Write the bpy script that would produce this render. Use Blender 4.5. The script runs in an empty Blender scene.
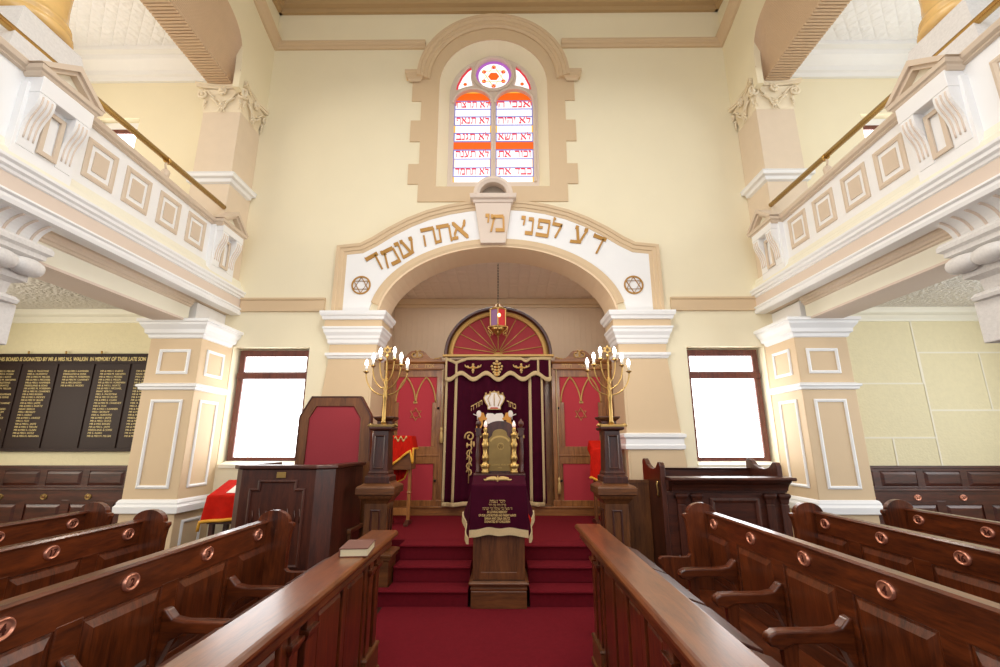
import bpy, math, random
from mathutils import Vector, Matrix
random.seed(7)
SC = bpy.context.scene
COL = SC.collection
PI = math.pi
R = math.radians
# ------------------------------------------------------------------ helpers
def lin(r, g, b):
    def f(c):
        c /= 255.
        return c/12.92 if c <= .04045 else ((c+.055)/1.055)**2.4
    return (f(r), f(g), f(b), 1.)

def empty(name, loc=(0, 0, 0)):
    o = bpy.data.objects.new(name, None); COL.objects.link(o)
    o.location = loc; o.empty_display_size = .1
    return o

def tag(o, label=None, cat=None, group=None, kind=None):
    if label: o['label'] = label
    if cat: o['category'] = cat
    if group: o['group'] = group
    if kind: o['kind'] = kind
    return o

def thing(name, label, cat, loc=(0, 0, 0), group=None):
    return tag(empty(name, loc), label, cat, group)

def root_loc(o):
    v = Vector((0, 0, 0))
    while o is not None:
        v += o.location; o = o.parent
    return v

class MB:
    """collects shapes given in room coordinates; build() links them as one mesh"""
    def __init__(s): s.v = []; s.f = []; s.sm = []
    def add(s, vs, fs, smooth=False):
        n = len(s.v); s.v += [tuple(v) for v in vs]
        for f in fs: s.f.append(tuple(i+n for i in f)); s.sm.append(smooth)
        return s
    def box(s, x0, x1, y0, y1, z0, z1):
        e = .00025*((len(s.f)//6) % 7)          # pieces of one mesh never share a plane
        x0, x1 = sorted((x0, x1)); y0, y1 = sorted((y0, y1)); z0, z1 = sorted((z0, z1))
        x0 -= e; y0 -= e; z0 -= e; x1 += e; y1 += e; z1 += e
        vs = [(x, y, z) for z in (z0, z1) for x, y in ((x0, y0), (x1, y0), (x1, y1), (x0, y1))]
        return s.add(vs, [(3, 2, 1, 0), (4, 5, 6, 7), (0, 1, 5, 4), (1, 2, 6, 5), (2, 3, 7, 6), (3, 0, 4, 7)])
    def prism(s, pts, axis, a, b, smooth=False):
        def m(p, t):
            return {'x': (t, p[0], p[1]), 'y': (p[0], t, p[1]), 'z': (p[0], p[1], t)}[axis]
        n = len(pts); e = .0003*(len(s.f) % 7)*(1 if b > a else -1); a -= e; b += e
        vs = [m(p, a) for p in pts] + [m(p, b) for p in pts]
        s.add(vs, [tuple(range(n)), tuple(range(2*n-1, n-1, -1))])
        s.add(vs, [(i, (i+1) % n, n+(i+1) % n, n+i) for i in range(n)], smooth)
        return s
    def rectloft(s, x0, x1, y0, y1, prof):
        """rings of a rectangle grown by prof[i][0] at height prof[i][1]"""
        vs = []
        for off, z in prof:
            vs += [(x0-off, y0-off, z), (x1+off, y0-off, z), (x1+off, y1+off, z), (x0-off, y1+off, z)]
        k = len(prof); fs = [(3, 2, 1, 0), tuple(4*(k-1)+i for i in range(4))]
        for r in range(k-1):
            for i in range(4):
                fs.append((4*r+i, 4*r+(i+1) % 4, 4*r+4+(i+1) % 4, 4*r+4+i))
        return s.add(vs, fs)
    def polyloft(s, poly, prof):
        n = len(poly)
        def offs(d):
            out = []
            for i in range(n):
                p0, p1, p2 = Vector(poly[i-1]), Vector(poly[i]), Vector(poly[(i+1) % n])
                e1 = (p1-p0).normalized(); e2 = (p2-p1).normalized()
                n1 = Vector((e1.y, -e1.x)); n2 = Vector((e2.y, -e2.x))
                m = (n1+n2).normalized(); out.append(p1 + m*(d/max(.3, m.dot(n1))))
            return out
        vs = []
        for d, z in prof:
            vs += [(p.x, p.y, z) for p in offs(d)]
        k = len(prof)
        fs = [tuple(range(n-1, -1, -1)), tuple(n*(k-1)+i for i in range(n))]
        for r in range(k-1):
            for i in range(n): fs.append((n*r+i, n*r+(i+1) % n, n*r+n+(i+1) % n, n*r+n+i))
        return s.add(vs, fs)
    def lathe(s, prof, c, n=20, fn=None, a0=0, a1=2*PI):
        """prof: (radius, height); c: centre; fn maps local (x,y,z) to room"""
        full = abs(a1-a0-2*PI) < 1e-6
        cols = n if full else n+1
        vs = []
        for r, z in prof:
            for i in range(cols):
                a = a0+(a1-a0)*i/n
                p = (r*math.cos(a), r*math.sin(a), z)
                vs.append(fn(*p) if fn else (c[0]+p[0], c[1]+p[1], c[2]+p[2]))
        fs = []
        for j in range(len(prof)-1):
            for i in range(cols if full else cols-1):
                i2 = (i+1) % cols
                fs.append((j*cols+i, j*cols+i2, (j+1)*cols+i2, (j+1)*cols+i))
        s.add(vs, fs, True)
        if full:
            base = [tuple(range(cols-1, -1, -1)), tuple((len(prof)-1)*cols+i for i in range(cols))]
            s.add(vs, [b for b, pr in zip(base, (prof[0], prof[-1])) if pr[0] > 1e-5])
        return s
    def tube(s, pts, r, n=8, closed=False, smooth=True):
        pts = [Vector(p) for p in pts]; k = len(pts)
        rr = r if isinstance(r, (list, tuple)) else [r]*k
        up = None; rings = []
        for i, p in enumerate(pts):
            if closed: t = (pts[(i+1) % k]-pts[i-1])
            else: t = pts[min(i+1, k-1)]-pts[max(i-1, 0)]
            t.normalize()
            if up is None:
                up = Vector((0, 0, 1)) if abs(t.z) < .9 else Vector((1, 0, 0))
            u = (up - t*up.dot(t))
            if u.length < 1e-4: u = t.orthogonal()
            u.normalize(); up = u; w = t.cross(u)
            rings.append([tuple(p+(u*math.cos(2*PI*j/n)+w*math.sin(2*PI*j/n))*rr[i]) for j in range(n)])
        vs = [v for q in rings for v in q]; fs = []
        for i in range(k if closed else k-1):
            for j in range(n):
                a, b = i*n, ((i+1) % k)*n
                fs.append((a+j, a+(j+1) % n, b+(j+1) % n, b+j))
        s.add(vs, fs, smooth)
        if not closed: s.add(vs, [tuple(range(n-1, -1, -1)), tuple((k-1)*n+j for j in range(n))])
        return s
    def ribbon(s, path, prof, mp, closed=False):
        """path of 2-D points, prof of (outward, height); mp(u, v, w) -> room. Left normal of the path is outward."""
        k = len(path); P = [Vector(p) for p in path]; vs = []; m = len(prof)
        for i in range(k):
            if closed: a, b = P[i-1], P[(i+1) % k]
            else: a, b = P[max(i-1, 0)], P[min(i+1, k-1)]
            e1 = (P[i]-a).normalized() if (P[i]-a).length > 1e-9 else (b-P[i]).normalized()
            e2 = (b-P[i]).normalized() if (b-P[i]).length > 1e-9 else e1
            n1 = Vector((-e1.y, e1.x)); n2 = Vector((-e2.y, e2.x)); nn = (n1+n2)
            nn = nn.normalized() if nn.length > 1e-6 else n1
            sc = 1/max(.35, nn.dot(n1))
            for o, h in prof:
                q = P[i]+nn*(o*sc); vs.append(mp(q.x, q.y, h))
        fs = []
        for i in range(k if closed else k-1):
            a, b = i*m, ((i+1) % k)*m
            for j in range(m):
                fs.append((a+j, a+(j+1) % m, b+(j+1) % m, b+j))
        if not closed: fs += [tuple(range(m)), tuple((k-1)*m+j for j in range(m-1, -1, -1))]
        return s.add(vs, fs)
    def grid(s, fn, nu, nv, thick=None, smooth=True):
        """fn(u, v) -> front point; thick: vector to the back sheet"""
        vs = [Vector(fn(i/nu, j/nv)) for j in range(nv+1) for i in range(nu+1)]
        w = nu+1
        fs = [(j*w+i, j*w+i+1, (j+1)*w+i+1, (j+1)*w+i) for j in range(nv) for i in range(nu)]
        if thick is None: return s.add(vs, fs, smooth)
        t = Vector(thick); n = len(vs)
        al = vs+[v+t for v in vs]
        fs2 = fs+[tuple(n+i for i in reversed(f)) for f in fs]
        rim = [i for i in range(w)]+[j*w+nu for j in range(1, nv+1)]+[nv*w+i for i in range(nu-1, -1, -1)]+[j*w for j in range(nv-1, 0, -1)]
        for a, b in zip(rim, rim[1:]+rim[:1]): fs2.append((b, a, n+a, n+b))
        return s.add(al, fs2, smooth)
    def sphere(s, c, r, n=12, sc=(1, 1, 1)):
        prof = [(math.sin(PI*i/8)*r, -math.cos(PI*i/8)*r) for i in range(9)]
        return s.lathe(prof, c, n, fn=lambda x, y, z: (c[0]+x*sc[0], c[1]+y*sc[1], c[2]+z*sc[2]))
    def flat(s, data, mp):
        vs, fs = data
        return s.add([mp(*v) for v in vs], fs)
    def build(s, name, mat, parent=None, bevel=0, seg=2, weld=False):
        off = root_loc(parent) if parent else Vector((0, 0, 0))
        me = bpy.data.meshes.new(name)
        me.from_pydata([(v[0]-off.x, v[1]-off.y, v[2]-off.z) for v in s.v], [], s.f)
        me.polygons.foreach_set('use_smooth', s.sm)
        me.validate()
        import bmesh
        bm = bmesh.new(); bm.from_mesh(me)
        bmesh.ops.remove_doubles(bm, verts=bm.verts, dist=1e-5)
        bmesh.ops.recalc_face_normals(bm, faces=bm.faces)
        bm.to_mesh(me); bm.free()
        o = bpy.data.objects.new(name, me); COL.objects.link(o)
        o.parent = parent
        if mat: me.materials.append(mat)
        if bevel:
            b = o.modifiers.new('edge', 'BEVEL'); b.width = bevel; b.segments = seg; b.limit_method = 'ANGLE'; b.angle_limit = R(40)
        return o

_tmp = {}
def _eval(o):
    COL.objects.link(o)
    dg = bpy.context.evaluated_depsgraph_get()
    me = bpy.data.meshes.new_from_object(o.evaluated_get(dg))
    vs = [tuple(v.co) for v in me.vertices]; fs = [tuple(p.vertices) for p in me.polygons]
    COL.objects.unlink(o); bpy.data.objects.remove(o); bpy.data.meshes.remove(me)
    return vs, fs
def plate(loops, depth):
    """filled 2-D loops (holes allowed), 0..depth thick"""
    cu = bpy.data.curves.new('outline', 'CURVE'); cu.dimensions = '2D'; cu.fill_mode = 'BOTH'; cu.extrude = depth/2
    for lp in loops:
        sp = cu.splines.new('POLY'); sp.points.add(len(lp)-1); sp.use_cyclic_u = True
        for p, q in zip(sp.points, lp): p.co = (q[0], q[1], 0, 1)
    vs, fs = _eval(bpy.data.objects.new('outline', cu)); bpy.data.curves.remove(cu)
    return [(x, y, z+depth/2) for x, y, z in vs], fs
def text(body, size, depth=.002, bold=0., align='CENTER', sx=1.):
    key = (body, size, depth, bold, align, sx)
    if key not in _tmp:
        cu = bpy.data.curves.new('lettering', 'FONT'); cu.body = body; cu.size = size; cu.extrude = depth/2; cu.offset = bold
        cu.align_x = align; cu.resolution_u = 3; cu.fill_mode = 'FRONT' if depth < .0015 else 'BOTH'
        vs, fs = _eval(bpy.data.objects.new('lettering', cu)); bpy.data.curves.remove(cu)
        _tmp[key] = ([(x*sx, y, z+depth/2) for x, y, z in vs], fs)
    return _tmp[key]
def heb(s): return s[::-1]
def facing(x0, y0, z0):           # plane seen from the nave entrance (normal -y)
    return lambda u, v, w=0: (x0+u, y0-w, z0+v)
def sidewise(s, X, y0, z0):       # plane facing the middle aisle; s=+1 right of it, -1 left
    return lambda u, v, w=0: (s*X-s*w, y0-s*u, z0+v)
def circle(cx, cy, r, n=32, a0=0, a1=2*PI, ry=None):
    ry = r if ry is None else ry
    full = abs(a1-a0-2*PI) < 1e-6
    return [(cx+r*math.cos(a0+(a1-a0)*i/n), cy+ry*math.sin(a0+(a1-a0)*i/n)) for i in range(n if full else n+1)]
def star_tubes(mb, mp, r, t, w=.004):
    for a in (90, 270):
        p = [(r*math.cos(R(a+120*i)), r*math.sin(R(a+120*i))) for i in range(3)]
        mb.tube([mp(x, y, w) for x, y in p], t, 6, closed=True, smooth=False)
def star_outline(r):
    return [((r if i % 2 == 0 else r*.577)*math.cos(R(90+30*i)), (r if i % 2 == 0 else r*.577)*math.sin(R(90+30*i))) for i in range(12)]
def spiral(cx, cy, r0, r1, turns, a0, n=26, d=1):
    return [(cx+(r0+(r1-r0)*i/n)*math.cos(a0+d*2*PI*turns*i/n), cy+(r0+(r1-r0)*i/n)*math.sin(a0+d*2*PI*turns*i/n)) for i in range(n+1)]

# broad-nib letters: every stroke is a nib rectangle dragged along a line
def nib(strokes, S, depth=.018, nw=.085, nh=.20):
    out = []
    for st in strokes:
        w_, h_ = (nw, nh)
        if len(st) == 5: w_, h_ = st[4], nh
        if len(st) == 6: w_, h_ = st[4], st[5]
        x0, y0, x1, y1 = st[:4]
        pts = [(x+dx*w_/2, y+dy*h_/2) for x, y in ((x0, y0), (x1, y1)) for dx in (-1, 1) for dy in (-1, 1)]
        pts = sorted(set((round(p[0], 5), round(p[1], 5)) for p in pts))
        def cr(o, a, c): return (a[0]-o[0])*(c[1]-o[1])-(a[1]-o[1])*(c[0]-o[0])
        lo, up = [], []
        for p in pts:
            while len(lo) > 1 and cr(lo[-2], lo[-1], p) <= 0: lo.pop()
            lo.append(p)
        for p in pts[::-1]:
            while len(up) > 1 and cr(up[-2], up[-1], p) <= 0: up.pop()
            up.append(p)
        hull = [(x*S, y*S) for x, y in lo[:-1]+up[:-1]]
        out.append(hull)
    return out
GL = {
 'ד': (.72, [(.06, .9, .66, .9), (.06, .9, .04, .98, .05, .1), (.55, .86, .50, .04, .09, .06)]),
 'ע': (.78, [(.08, .9, .16, .9), (.14, .88, .40, .12, .11, .1), (.56, .9, .66, .9), (.64, .84, .46, .14, .09, .1), (.02, .06, .5, .16, .08, .15)]),
 'ל': (.62, [(.04, .80, .5, .80), (.06, .8, .02, 1.12, .06, .1), (.5, .76, .30, .05, .09, .1), (.02, 1.14, .1, 1.1, .07, .1)]),
 'פ': (.76, [(.06, .9, .60, .9), (.62, .86, .62, .1, .10, .1), (.04, .1, .6, .1), (.08, .88, .08, .52, .09, .1), (.08, .5, .26, .52, .09, .13)]),
 'נ': (.46, [(.14, .9, .32, .9), (.34, .86, .34, .12, .09, .1), (.02, .1, .34, .1)]),
 'י': (.26, [(.06, .9, .20, .9), (.20, .86, .16, .52, .08, .08)]),
 'מ': (.86, [(.10, .92, .24, .82, .1, .2), (.26, .9, .68, .9), (.72, .84, .74, .1, .10, .1), (.34, .1, .74, .1), (.22, .8, .06, .04, .08, .08)]),
 'א': (.84, [(.08, .92, .74, .10, .12, .16), (.68, .98, .62, .78, .1, .16), (.6, .76, .5, .56, .06, .08), (.26, .66, .1, .3, .08, .1), (.02, .08, .22, .1, .1, .16), (.1, .3, .12, .1, .07, .1)]),
 'ת': (.84, [(.12, .9, .70, .9), (.74, .84, .74, .04, .10, .1), (.22, .84, .20, .12, .09, .1), (.02, .08, .2, .1, .08, .15)]),
 'ה': (.78, [(.06, .9, .66, .9), (.68, .86, .68, .04, .10, .1), (.14, .56, .12, .04, .09, .1)]),
 'ר': (.70, [(.06, .9, .56, .9), (.60, .84, .58, .04, .09, .1)]),
 'ח': (.80, [(.06, .9, .66, .9), (.70, .86, .70, .04, .10, .1), (.12, .86, .12, .04, .10, .1)]),
 'כ': (.66, [(.06, .9, .48, .9), (.54, .84, .54, .14, .10, .12), (.06, .1, .48, .1)]),
 'ב': (.76, [(.06, .9, .50, .9), (.56, .86, .56, .12, .10, .1), (.02, .1, .70, .1)]),
 'ג': (.50, [(.10, .9, .28, .9), (.32, .86, .34, .04, .09, .1), (.30, .34, .06, .06, .08, .12)]),
 'ז': (.34, [(.04, .92, .28, .88), (.18, .86, .18, .04, .09, .08)]),
 'צ': (.74, [(.08, .92, .56, .2, .11, .12), (.62, .94, .40, .5, .09, .12), (.04, .1, .62, .1)]),
 'ש': (.92, [(.06, .92, .16, .14, .09, .12), (.44, .92, .40, .5, .08, .12), (.40, .5, .14, .3, .07, .1), (.82, .92, .66, .12, .09, .12), (.08, .08, .66, .1)]),
 'ף': (.72, [(.06, .9, .56, .9), (.60, .86, .60, -.22, .10, .1), (.08, .88, .08, .56, .09, .1), (.08, .54, .24, .54, .09, .12)]),
 'ו': (.34, [(.08, .9, .24, .9), (.24, .86, .22, .04, .09, .08)]),
}
def hdata(body, size, depth=.004):
    """Hebrew line set right to left from pen strokes, centred; same form as text()"""
    m = MB(); x = 0.
    for ch in body:
        if ch == ' ': x -= .42*size; continue
        wd, st = GL[ch]; x -= (wd+.06)*size
        for k, h in enumerate(nib(st, size)): m.prism([(x+p[0], p[1]) for p in h], 'z', 0, depth+depth*.06*k)
    return [(v[0]-x/2, v[1], v[2]) for v in m.v], m.f

# ------------------------------------------------------------------ materials
def new_mat(name):
    m = bpy.data.materials.new(name); m.use_nodes = True
    nt = m.node_tree; b = nt.nodes['Principled BSDF']
    return m, nt, b
def plain(name, c, rough=.5, metal=0, var=.0, scale=8, bump=0, bscale=60, coat=0, spec=.5, sheen=0):
    m, nt, b = new_mat(name); N = nt.nodes; L = nt.links
    b.inputs['Base Color'].default_value = c; b.inputs['Roughness'].default_value = rough
    b.inputs['Metallic'].default_value = metal; b.inputs['Coat Weight'].default_value = coat
    b.inputs['Specular IOR Level'].default_value = spec
    if sheen:
        b.inputs['Sheen Weight'].default_value = sheen
        b.inputs['Sheen Tint'].default_value = c; b.inputs['Sheen Roughness'].default_value = .4
    tc = N.new('ShaderNodeTexCoord')
    if var:
        nz = N.new('ShaderNodeTexNoise'); nz.inputs['Scale'].default_value = scale; nz.inputs['Detail'].default_value = 5
        L.new(tc.outputs['Object'], nz.inputs['Vector'])
        mx = N.new('ShaderNodeMixRGB'); mx.inputs['Color1'].default_value = tuple(c[i]*(1-var) for i in range(3))+(1,)
        mx.inputs['Color2'].default_value = tuple(min(1, c[i]*(1+var)) for i in range(3))+(1,)
        L.new(nz.outputs['Fac'], mx.inputs['Fac']); L.new(mx.outputs['Color'], b.inputs['Base Color'])
    if bump:
        nz = N.new('ShaderNodeTexNoise'); nz.inputs['Scale'].default_value = bscale; nz.inputs['Detail'].default_value = 4
        L.new(tc.outputs['Object'], nz.inputs['Vector'])
        bp = N.new('ShaderNodeBump'); bp.inputs['Strength'].default_value = min(bump, 1); bp.inputs['Distance'].default_value = .01 if bump < 1 else .05
        L.new(nz.outputs['Fac'], bp.inputs['Height']); L.new(bp.outputs['Normal'], b.inputs['Normal'])
    return m
def wood(name, dark, light, axis='z', rough=.32, coat=.35, sc=5., lo=.32, hi=.72):
    m, nt, b = new_mat(name); N = nt.nodes; L = nt.links
    tc = N.new('ShaderNodeTexCoord'); mp = N.new('ShaderNodeMapping')
    k = {'x': (.12, 1, 1), 'y': (1, .12, 1), 'z': (1, 1, .12)}[axis]
    mp.inputs['Scale'].default_value = tuple(sc*q for q in k)
    L.new(tc.outputs['Object'], mp.inputs['Vector'])
    n1 = N.new('ShaderNodeTexNoise'); n1.inputs['Scale'].default_value = 3; n1.inputs['Detail'].default_value = 8; n1.inputs['Distortion'].default_value = 1.2
    L.new(mp.outputs['Vector'], n1.inputs['Vector'])
    n2 = N.new('ShaderNodeTexNoise'); n2.inputs['Scale'].default_value = 22; n2.inputs['Detail'].default_value = 4
    L.new(mp.outputs['Vector'], n2.inputs['Vector'])
    mx = N.new('ShaderNodeMath'); mx.operation = 'MULTIPLY_ADD'; mx.inputs[1].default_value = .35
    L.new(n2.outputs['Fac'], mx.inputs[0])
    m2 = N.new('ShaderNodeMath'); m2.operation = 'MULTIPLY'; m2.inputs[1].default_value = .65
    L.new(n1.outputs['Fac'], m2.inputs[0]); L.new(m2.outputs[0], mx.inputs[2])
    cr = N.new('ShaderNodeValToRGB'); cr.color_ramp.elements[0].position = lo; cr.color_ramp.elements[1].position = hi
    cr.color_ramp.elements[0].color = dark; cr.color_ramp.elements[1].color = light
    L.new(mx.outputs[0], cr.inputs['Fac']); L.new(cr.outputs['Color'], b.inputs['Base Color'])
    b.inputs['Roughness'].default_value = rough; b.inputs['Coat Weight'].default_value = coat; b.inputs['Coat Roughness'].default_value = .18
    bp = N.new('ShaderNodeBump'); bp.inputs['Strength'].default_value = .08; bp.inputs['Distance'].default_value = .004
    L.new(n2.outputs['Fac'], bp.inputs['Height']); L.new(bp.outputs['Normal'], b.inputs['Normal'])
    return m
def glow(name, c, s, base=(.8, .8, .8, 1)):
    m, nt, b = new_mat(name)
    b.inputs['Base Color'].default_value = base; b.inputs['Emission Color'].default_value = c
    b.inputs['Emission Strength'].default_value = s; b.inputs['Roughness'].default_value = .3
    return m
def diamond(name, c, pitch, strength, rough=.5, kind='diamond'):
    m, nt, b = new_mat(name); N = nt.nodes; L = nt.links
    b.inputs['Base Color'].default_value = c; b.inputs['Roughness'].default_value = rough
    tc = N.new('ShaderNodeTexCoord'); sx = N.new('ShaderNodeSeparateXYZ'); L.new(tc.outputs['Object'], sx.inputs[0])
    def M(op, a, bb=None):
        n = N.new('ShaderNodeMath'); n.operation = op
        for i, q in enumerate((a, bb)):
            if q is None: continue
            if isinstance(q, (int, float)): n.inputs[i].default_value = q
            else: L.new(q, n.inputs[i])
        return n.outputs[0]
    X, Y = sx.outputs['X'], sx.outputs['Y']
    if kind == 'diamond':
        a = M('ADD', X, Y); c2 = M('SUBTRACT', X, Y)
    else:
        a, c2 = X, Y
    f1 = M('ABSOLUTE', M('SINE', M('MULTIPLY', a, PI/pitch))); f2 = M('ABSOLUTE', M('SINE', M('MULTIPLY', c2, PI/pitch)))
    h = M('POWER', M('MINIMUM', f1, f2), .5)
    if kind == 'diamond':
        vo = N.new('ShaderNodeTexVoronoi'); vo.inputs['Scale'].default_value = 14; L.new(tc.outputs['Object'], vo.inputs['Vector'])
        h = M('ADD', h, M('MULTIPLY', vo.outputs['Distance'], .8))
    bp = N.new('ShaderNodeBump'); bp.inputs['Strength'].default_value = strength; bp.inputs['Distance'].default_value = .03
    L.new(h, bp.inputs['Height']); L.new(bp.outputs['Normal'], b.inputs['Normal'])
    return m
M = {}
M['cream'] = plain('cream_plaster', lin(240, 230, 200), .75, var=.03, scale=2, bump=.12, bscale=40)
M['aislecream'] = plain('textured_cream_plaster', lin(232, 222, 184), .8, var=.06, scale=14, bump=.5, bscale=30)
M['soffit'] = plain('lit_tan_soffit', lin(232, 206, 172), .6, var=.02)  # tan paint made paler, standing in for light from below
M['tan'] = plain('tan_paint', lin(214, 188, 152), .6, var=.02, bump=.05)
M['pink'] = plain('pinkish_tan_paint', lin(222, 205, 190), .6, var=.02)
M['white'] = plain('white_paint', lin(240, 240, 240), .45, var=.015)
M['offwhite'] = plain('cream_white_paint', lin(238, 234, 216), .5, var=.02)
M['stone'] = plain('speckled_stone', lin(220, 217, 214), .55, var=.16, scale=45, bump=.1)
M['capital'] = plain('plaster_ornament', lin(238, 224, 196), .6, var=.05, bump=.1)
M['brownceil'] = plain('brown_cornice', lin(186, 156, 112), .6, var=.03)
M['uppier'] = plain('pinkish_cream_paint', lin(226, 208, 184), .65, var=.04)
M['taupe'] = plain('pale_taupe_paint', lin(213, 195, 174), .6, var=.02)
M['marble'] = plain('ochre_marble', lin(226, 186, 118), .25, var=.25, scale=6, coat=.3)
M['rib'] = plain('ribbed_timber', lin(212, 184, 152), .55, var=.05)
M['presswhite'] = diamond('pressed_ceiling', lin(240, 240, 242), .22, .45)
M['pressgrain'] = plain('textured_ceiling', lin(224, 218, 208), .7, var=.10, scale=22, bump=1., bscale=20)
M['pressgrid'] = diamond('tiled_ceiling', lin(240, 224, 210), .20, .5, kind='grid')
M['niche'] = plain('beige_niche_cloth', lin(216, 193, 166), .8, var=.04)
M['carpet'] = plain('red_carpet', lin(112, 24, 34), .95, var=.25, scale=30, bump=.5, bscale=220, spec=.1, sheen=.3)
M['floorwood'] = wood('dark_floorboards', lin(40, 22, 14), lin(70, 40, 24), 'y', .5, .1)
for ax in 'xyz':
    M['pew_'+ax] = wood('pew_wood_'+ax, lin(48, 18, 8), lin(126, 60, 26), ax, .30, .35)
    M['dark_'+ax] = wood('dark_mahogany_'+ax, lin(44, 18, 12), lin(96, 46, 28), ax, .38, .18)
    M['ark_'+ax] = wood('ark_oak_'+ax, lin(112, 66, 30), lin(178, 118, 62), ax, .4, .2)
    M['desk_'+ax] = wood('brown_oak_'+ax, lin(76, 42, 19), lin(130, 79, 40), ax, .4, .2)
    M['rail_'+ax] = wood('rail_top_wood_'+ax, lin(84, 42, 20), lin(142, 82, 42), ax, .30, .3)
M['winframe'] = wood('window_timber', lin(80, 36, 30), lin(128, 66, 48), 'z', .4, .2)
M['copper'] = plain('copper', lin(228, 158, 132), .32, .8, var=.1, scale=40)
M['numeral'] = plain('dark_copper', lin(96, 46, 34), .45, .6)
M['brass'] = plain('brass', lin(196, 160, 96), .34, .9, var=.08, scale=20)
M['railbrass'] = plain('handrail_brass', lin(200, 164, 98), .24, .9, var=.08, scale=20)
M['plaque'] = plain('aged_brass', lin(150, 122, 74), .36, .85, var=.25, scale=9)
M['gold'] = plain('gold_paint', lin(178, 132, 64), .45, .35)
M['goldline'] = plain('gold_tracery', lin(194, 152, 84), .45, .2)
M['goldthread'] = plain('gold_thread', lin(206, 172, 110), .6, .25, var=.15, scale=80, bump=.3, bscale=200)
M['braid'] = plain('cream_gold_braid', lin(204, 178, 132), .7, .05, var=.18, scale=90, bump=.5, bscale=180)
M['velvet'] = plain('maroon_velvet', lin(62, 9, 30), .85, var=.3, scale=9, sheen=.12, spec=.08)
M['purplevelvet'] = plain('purple_velvet', lin(84, 18, 50), .8, var=.12, scale=12, sheen=.5)
M['redvelvet'] = plain('scarlet_velvet', lin(188, 26, 10), .8, var=.25, scale=18, sheen=.12, spec=.12)
M['fanfabric'] = plain('dark_red_fan_fabric', lin(156, 46, 52), .8, var=.04)
M['redfabric'] = plain('crimson_panel_fabric', lin(186, 50, 62), .8, var=.04, scale=60, bump=.15, bscale=260)
M['chairfabric'] = plain('burgundy_upholstery', lin(150, 42, 52), .8, var=.05, scale=60, bump=.15, bscale=260)
M['fringe'] = plain('yellow_gold_fringe', lin(226, 164, 48), .6, .1, var=.2, scale=90, bump=.4, bscale=200)
M['board'] = plain('dark_board', lin(48, 32, 27), .5, var=.12, scale=3, spec=.2)
M['boardgold'] = plain('gold_lettering', lin(226, 204, 138), .5, .1)
M['bookcover'] = plain('brown_book_cover', lin(112, 66, 52), .55, var=.1)
M['paper'] = plain('book_pages', lin(222, 208, 170), .8, var=.06, scale=120)
M['whitecloth'] = plain('white_embroidery', lin(236, 226, 216), .7, var=.05)
M['orange'] = plain('orange_thread', lin(206, 140, 50), .6, var=.2, scale=30)
M['redthread'] = plain('red_thread', lin(180, 40, 40), .6)
M['bluethread'] = plain('blue_stone', lin(90, 120, 150), .4)
M['candle'] = plain('white_candle', lin(236, 234, 228), .5)
M['bulb'] = glow('lit_bulb', (1, .93, .84, 1), 9)
M['redbulb'] = glow('small_red_bulb', (1, .45, .32, 1), .5)
M['flamebulb'] = glow('lantern_flame', (1, .42, .10, 1), 3)
M['pane'] = glow('bright_frosted_pane', (.97, .985, 1, 1), 4.5)
M['black'] = plain('black_iron', lin(30, 26, 24), .4, .5)
M['lead'] = plain('lead_line', lin(92, 92, 150), .5)
M['joint'] = plain('pale_mortar', lin(240, 234, 214), .7)
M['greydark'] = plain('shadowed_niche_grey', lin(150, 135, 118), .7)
def stained(name, c, s): return glow(name, c, s*.84, base=(c[0]*.3, c[1]*.3, c[2]*.3, 1))
M['g_white'] = stained('white_glass', (1, .97, .98, 1), 1.15)
M['g_orange'] = stained('orange_glass', lin(240, 100, 20), 1.0)
M['g_yellow'] = stained('yellow_glass', lin(250, 190, 70), 1.0)
M['g_red'] = stained('red_glass', lin(226, 44, 66), .95)
M['g_blue'] = stained('blue_glass', lin(120, 122, 200), .9)
M['g_purple'] = stained('purple_glass', lin(176, 100, 190), .95)
M['g_lanternred'] = stained('lantern_red_glass', lin(200, 20, 24), .75)
M['g_lanternblue'] = stained('lantern_mauve_glass', lin(150, 100, 140), .6)

# ------------------------------------------------------------------ room measures (metres)
YF = 6.9          # wall with the arch
WT = 0.6
def struct(o, label=None): return tag(o, label, None, None, 'structure')

# floor, carpet, steps
struct(MB().box(-8.3, 8.3, -4, 6.9, -.1, 0).build('floor', M['floorwood']), 'dark boarded floor under the pews')
b = MB(); b.box(-1.12, 1.12, .3, 5.1, 0, .012)
tag(b.build('aisle_carpet', M['carpet']), 'deep red carpet covering the aisle between the two wooden rails', 'carpet')
b = MB()
def stepprof(y, z):   # rounded nosing
    return [(y, z-.157), (y, z-.03), (y-.018, z-.025), (y-.022, z-.012), (y-.012, z), (y+.27, z), (y+.27, z-.157)]
for x0, x1 in ((-1.10, -.27), (.36, 1.10)):
    b.prism(stepprof(5.12, .157), 'x', x0, x1); b.prism([(q[0], q[1]) for q in stepprof(5.41, .313)], 'x', x0, x1); b.box(x0, x1, 5.45, 5.71, 0, .2)
for q in (-1, 1): b.prism([(5.12, 0), (5.12, .127), (5.102, .132), (5.098, .145), (5.108, .157), (5.21, .157), (5.21, 0)], 'x', q*1.101, q*1.30)
b.prism(stepprof(5.70, .47), 'x', -1.10, 1.10); b.box(-1.10, 1.10, 5.72, 6.0, 0, .44)
b.box(-1.48, 1.48, 5.968, 7.5, 0, .47); b.box(-2.33, 2.33, 7.502, 9.77, 0, .47)
for q in (-1, 1): b.box(q*1.482, q*1.88, 6.92, 7.5, 0, .47)
struct(b.build('floor_steps', M['carpet']), 'red carpeted steps and platform in front of the ark')

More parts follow.
